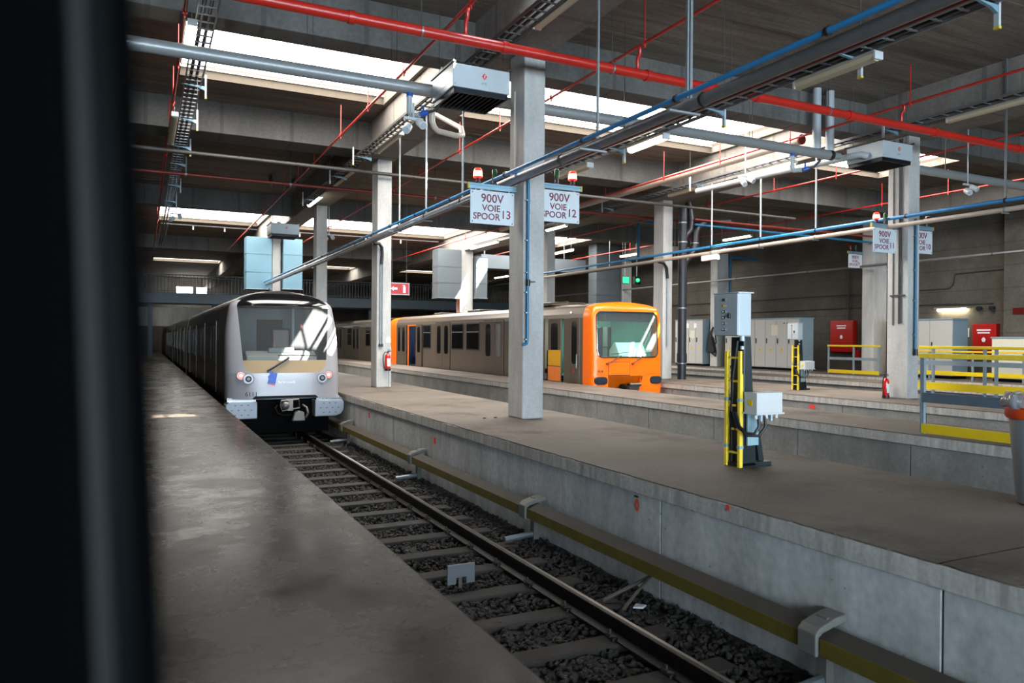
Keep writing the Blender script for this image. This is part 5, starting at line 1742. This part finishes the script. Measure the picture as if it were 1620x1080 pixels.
def hose_cabinet(label, y0, y1, z0, z1):
    t = thing('hose_cabinet', label, 'fire cabinet', (32.85, (y0 + y1) / 2, z0))
    part('body', MB().box(32.72, 32.99, y0, y1, z0, z1), 'red_cabinet', t, bevel=.01)
    d = part('door', MB().box(32.69, 32.72, y0 + .03, y1 - .03, z0 + .03, z1 - .03), 'red_cabinet', t, bevel=.008)
    c, m = (y0 + y1) / 2, (z0 + z1) / 2
    part('lettering', MB().box(32.684, 32.69, c - .30, c + .30, z1 - .30, z1 - .24).box(32.684, 32.69, c - .26, c + .26, z1 - .42, z1 - .36), 'text_white', d, kind='stuff')
    part('symbol', MB().prism([(c - .06, m - .12), (c + .06, m - .12), (c + .09, m), (c, m + .09), (c - .09, m)], 'x', 32.684, 32.69), 'text_white', d)
    return t


hose_cabinet('tall red hose cabinet on the wall left of the wide column', 26.9, 28.35, .95, 2.60)
hose_cabinet('red hose cabinet on the wall beneath the wall lamp', 19.72, 20.75, 1.0, 2.32)
solo('call_box', MB().box(32.8, 32.99, 26.65, 26.85, .55, 1.05), 'red_cabinet', 'narrow red box under the tall hose cabinet', 'fire box', bevel=.01)
solo('notice_plate', MB().box(32.97, 32.995, 21.05, 21.3, 1.75, 2.15), 'white_plastic', 'white notice plate between pale cabinet and red cabinet', 'sign')
solo('exit_plate', MB().box(32.46, 32.495, 18.45, 18.9, 2.68, 2.96), 'red_off', 'dim dark red sign on the right pilaster', 'sign')
wlm = thing('wall_lamp', 'lit fluorescent wall lamp at the far right', 'lamp', (32.85, 21.8, 2.95))
part('housing', MB().box(32.80, 32.98, 21.0, 22.6, 3.03, 3.10), 'lamp_body', wlm)
part('diffuser', MB().cyl((32.86, 21.15, 2.98), (32.86, 22.45, 2.98), .06, 12), 'wall_lamp_lit', wlm, smooth=50)
for k, y in enumerate((20.55, 20.0)):
    solo('wall_speaker', MB().cyl((32.98, y, 3.02), (32.72, y - .05, 2.98), .08, 14, .10), 'post_dark', ['dark round horn speaker nearer the wall lamp', 'dark round horn speaker farther from the wall lamp'][k], 'speaker', group='horn speakers on the right wall', smooth=50)
solo('wall_conduit', MB().tube([(32.95, 40, 3.2), (32.95, 23.5, 3.25), (32.95, 20.0, 3.2)], .03, 6), 'dark_pipe', 'thin dark conduit along the right wall above the cabinets', 'conduit', smooth=50)
solo('wall_conduit', MB().tube([(32.95, 50, 3.9), (32.95, 22.0, 3.95), (32.95, 21.8, 4.1), (32.95, 21.7, 4.6), (32.95, 17, 4.7)], .03, 6), 'dark_pipe', 'dark conduit with a step high on the right wall', 'conduit', smooth=50)
solo('wall_conduit', MB().cyl((32.9, 27.4, 2.6), (32.9, 27.4, 5.2), .05, 8), 'dark_pipe', 'vertical dark pipe above the tall hose cabinet', 'conduit', smooth=50)
cb = thing('hanging_cable', 'coiled dark cables hanging on the cabinet column', 'cable', (30.0, 33.9, 1.0))
part('coil', MB().tube([(30.0 - .05, 33.95, 2.35), (29.95, 34.15, 1.9), (29.93, 34.0, 1.4), (29.95, 34.3, 1.2), (29.93, 34.4, .8), (29.95, 34.1, .6), (29.93, 34.0, .85), (29.95, 34.2, 1.15)], .04, 6), 'cable_black', cb, smooth=50)
part('coil', MB().tube([(29.95, 34.3, 2.3), (29.93, 34.5, 1.9), (29.95, 34.35, 1.6), (29.93, 34.55, 1.45)], .05, 6), 'cable_black', cb, smooth=50)
wj = MB().prism([(34.3, 1.75), (34.5, 1.75), (34.7, .95), (34.6, .8), (34.1, .8), (34.02, .95)], 'x', 29.8, 29.985)
solo('work_jacket', wj, 'jacket_black', 'dark work jacket hanging between the grey cabinets', 'jacket', bevel=.05)
vp = thing('vertical_conduits', 'bundle of grey vertical pipes beside the wide right column', 'pipes', (30.95, 23.5, 0))
for k, dx in enumerate((.06, .17, .27, .36)):
    part('tube', MB().cyl((30.92 + dx, 23.55, .02), (30.92 + dx, 23.55, 6.9), .045, 8), ['cabinet_side', 'black_pipe', 'cabinet_side', 'black_pipe'][k], vp, smooth=50)

# ------------------------------------------------------------------ far background
fb = thing('footbridge', 'dark blue footbridge with railings behind the white train', 'footbridge', (12, 60, 3.95))
part('girder', MB().box(-9.9, 32.9, 60, 60.2, 3.95, 4.68), 'bridge_blue', fb)
part('girder', MB().box(-9.9, 32.9, 62.6, 62.8, 3.95, 4.68), 'bridge_blue', fb)
part('deck', MB().box(-9.9, 32.9, 60.2, 62.6, 4.5, 4.6), 'bridge_blue', fb)
for yq in (60.05, 62.7):
    r_ = part('handrail', MB().box(-9.9, 32.9, yq - .03, yq + .03, 5.98, 6.05).box(-9.9, 32.9, yq - .02, yq + .02, 4.80, 4.85), 'post_dark', fb)
    bl = MB()
    x = -9.8
    while x < 32.8:
        bl.box(x - .018, x + .018, yq - .018, yq + .018, 4.68, 6.0)
        x += .24
    part('balusters', bl, 'post_dark', r_, kind='stuff')
for x in (-6, .5, 4.9, 11.0, 17.0, 23.3, 27.3):
    part('pier', MB().box(x - .15, x + .15, 61, 61.4, 0, 4.5), 'bridge_blue', fb)
batten('added unseen lamp brightening the fascia under the footbridge', 1.6, 63.4, 65.2, 4.25, lit=True, rod=8.0)  # lamp added only to light the pale fascia behind the bridge
wc = thing('white_conduit', 'thin white conduit with short drops below the second skylight row', 'conduit', (9, 47.0, 7.8))
part('run', MB().cyl((.9, 47.0, 7.92), (17.6, 47.0, 7.92), .035, 8), 'white_plastic', wc, smooth=50)
for xq in (2.6, 4.3, 8.6, 10.6, 12.7, 15.0):
    part('drop', MB().box(xq - .04, xq + .04, 46.96, 47.04, 7.66, 7.9), 'white_plastic', wc)
solo('light_panel', MB().box(-.8, 4.4, 66.0, 66.3, 2.35, 3.85), 'column', 'pale concrete fascia seen below the footbridge', 'wall panel', kind='structure')
solo('window_13', MB().box(3.3, 4.9, 88.8, 88.9, 5.6, 6.9), 'opal_pane', 'bright far window seen through the footbridge railing', 'window', kind='structure')
solo('window_14', MB().box(5.3, 6.3, 88.8, 88.9, 5.6, 6.9), 'opal_pane', 'narrow bright far window right of the other one', 'window', kind='structure')


def duct(label, x0, x1, y0, y1, z0, z1, mat):
    t = thing('air_duct', label, 'duct', ((x0 + x1) / 2, (y0 + y1) / 2, z0))
    part('casing', MB().box(x0, x1, y0, y1, z0, z1), mat, t, bevel=.01)
    zz = z0 + .95
    while zz < z1 - .3:
        part('seam_flange', MB().box(x0 - .02, x1 + .02, y0 - .02, y1 + .02, zz - .015, zz + .015), mat, t)
        zz += .98
    part('foot_flange', MB().box(x0 - .03, x1 + .03, y0 - .03, y1 + .03, z0, z0 + .04), 'galvanised', t)
    return t


duct('pale blue sheet duct left of the far column above the white train', 5.0, 6.32, 42.6, 43.6, 4.1, 6.93, 'duct_sheet')
duct('narrow pale blue sheet duct right of the far column above the white train', 6.92, 7.95, 42.6, 43.6, 4.15, 6.93, 'duct_sheet')
duct('wide grey sheet duct left of the sunlit far column', 15.95, 17.48, 42.6, 43.6, 3.95, 6.93, 'duct_dark')
duct('narrow grey sheet duct right of the sunlit far column', 18.45, 19.2, 42.6, 43.6, 4.0, 6.6, 'duct_dark')
duct('grey sheet duct above the orange cab left of the green lights', 27.3, 29.2, 42.8, 43.8, 3.6, 7.99, 'duct_dark')
t = thing('air_duct', 'horizontal grey duct behind the lamps right of the first column', 'duct', (23, 44.5, 6.2))
part('casing', MB().box(19.4, 27.2, 44.0, 45.2, 6.05, 6.92), 'duct_dark', t)
part('hanger', MB().box(20.0, 20.05, 44.9, 44.95, 6.9, 8.3).box(26.0, 26.05, 44.9, 44.95, 6.9, 8.3), 'galvanised', t)
part('seam_flange', MB().box(23.0, 23.05, 43.97, 45.23, 6.03, 6.94), 'duct_dark', t)
sg = thing('signal_lamp', 'round green signal light above the orange cab', 'signal', (28.6, 40, 5.3))
part('lamp', MB().sphere((28.6, 39.9, 5.36), .12, 12, 8), 'green_lit', sg, smooth=60)
part('housing', MB().box(28.4, 28.85, 39.95, 40.15, 5.1, 5.6), 'black_plastic', sg)
part('hanger', MB().cyl((28.62, 40.05, 5.6), (28.62, 40.05, 8.0), .02, 6), 'galvanised', sg)
eg = thing('exit_sign', 'square green lit exit sign left of the round signal', 'sign', (27.7, 40, 5.2))
part('panel', MB().box(27.48, 27.93, 39.95, 40.05, 5.14, 5.52), 'green_lit', eg)
part('frame', MB().box(27.45, 27.96, 39.96, 40.1, 5.10, 5.56), 'black_plastic', eg)
part('hanger', MB().cyl((27.7, 40.03, 5.56), (27.7, 40.03, 8.0), .015, 6), 'galvanised', eg)

# ------------------------------------------------------------------ the train beside the lens, its door standing open
fd = thing('metro_train', 'dark blurred train side with open door at the left edge', 'train', (-1.5, .46, -1.0))


def slanted(x_top, x_bot, wd, y0, y1, mat, name, par, z0=.02, z1=2.3):
    # a vertical profile leaning like the car side: x at z=1.74 is x_top, at z=1.25 is x_bot
    k = (x_bot - x_top) / (1.25 - 1.74)
    X = lambda z: x_top + k * (z - 1.74)
    mb = MB().add([(X(z) + dx, y, z) for z in (z0, z1) for dx, y in ((0, y0), (wd, y0), (wd, y1), (0, y1))], [(3, 2, 1, 0), (4, 5, 6, 7), (0, 1, 5, 4), (1, 2, 6, 5), (2, 3, 7, 6), (3, 0, 4, 7)])
    return part(name, mb, mat, par)


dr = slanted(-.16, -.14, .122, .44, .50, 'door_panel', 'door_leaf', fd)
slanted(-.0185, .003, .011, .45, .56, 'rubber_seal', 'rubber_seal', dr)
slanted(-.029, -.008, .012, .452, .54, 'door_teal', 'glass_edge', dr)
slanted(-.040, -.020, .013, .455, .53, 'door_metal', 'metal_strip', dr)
part('car_body', MB().box(-2.9, -.16, -2.6, -.55, -.9, 2.7), 'door_panel', fd)  # unseen rear section, added as shade and trimmed for the gateway light
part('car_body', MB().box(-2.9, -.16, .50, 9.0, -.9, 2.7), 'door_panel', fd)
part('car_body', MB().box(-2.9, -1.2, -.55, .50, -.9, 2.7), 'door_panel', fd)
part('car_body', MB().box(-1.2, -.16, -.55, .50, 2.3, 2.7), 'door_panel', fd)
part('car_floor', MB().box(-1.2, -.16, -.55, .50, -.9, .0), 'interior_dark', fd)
part('door_leaf', MB().box(-.16, .42, -.62, -.56, .02, 2.3), 'door_panel', fd)  # unseen panel added behind the camera to keep light off the door edge
for yw in (-1.6, 5, 7):
    part('wheelset', MB().cyl((-2.3, yw, -.58), (-2.16, yw, -.58), .42, 20).cyl((-.92, yw, -.58), (-.78, yw, -.58), .42, 20), 'rail_steel', fd, smooth=40)
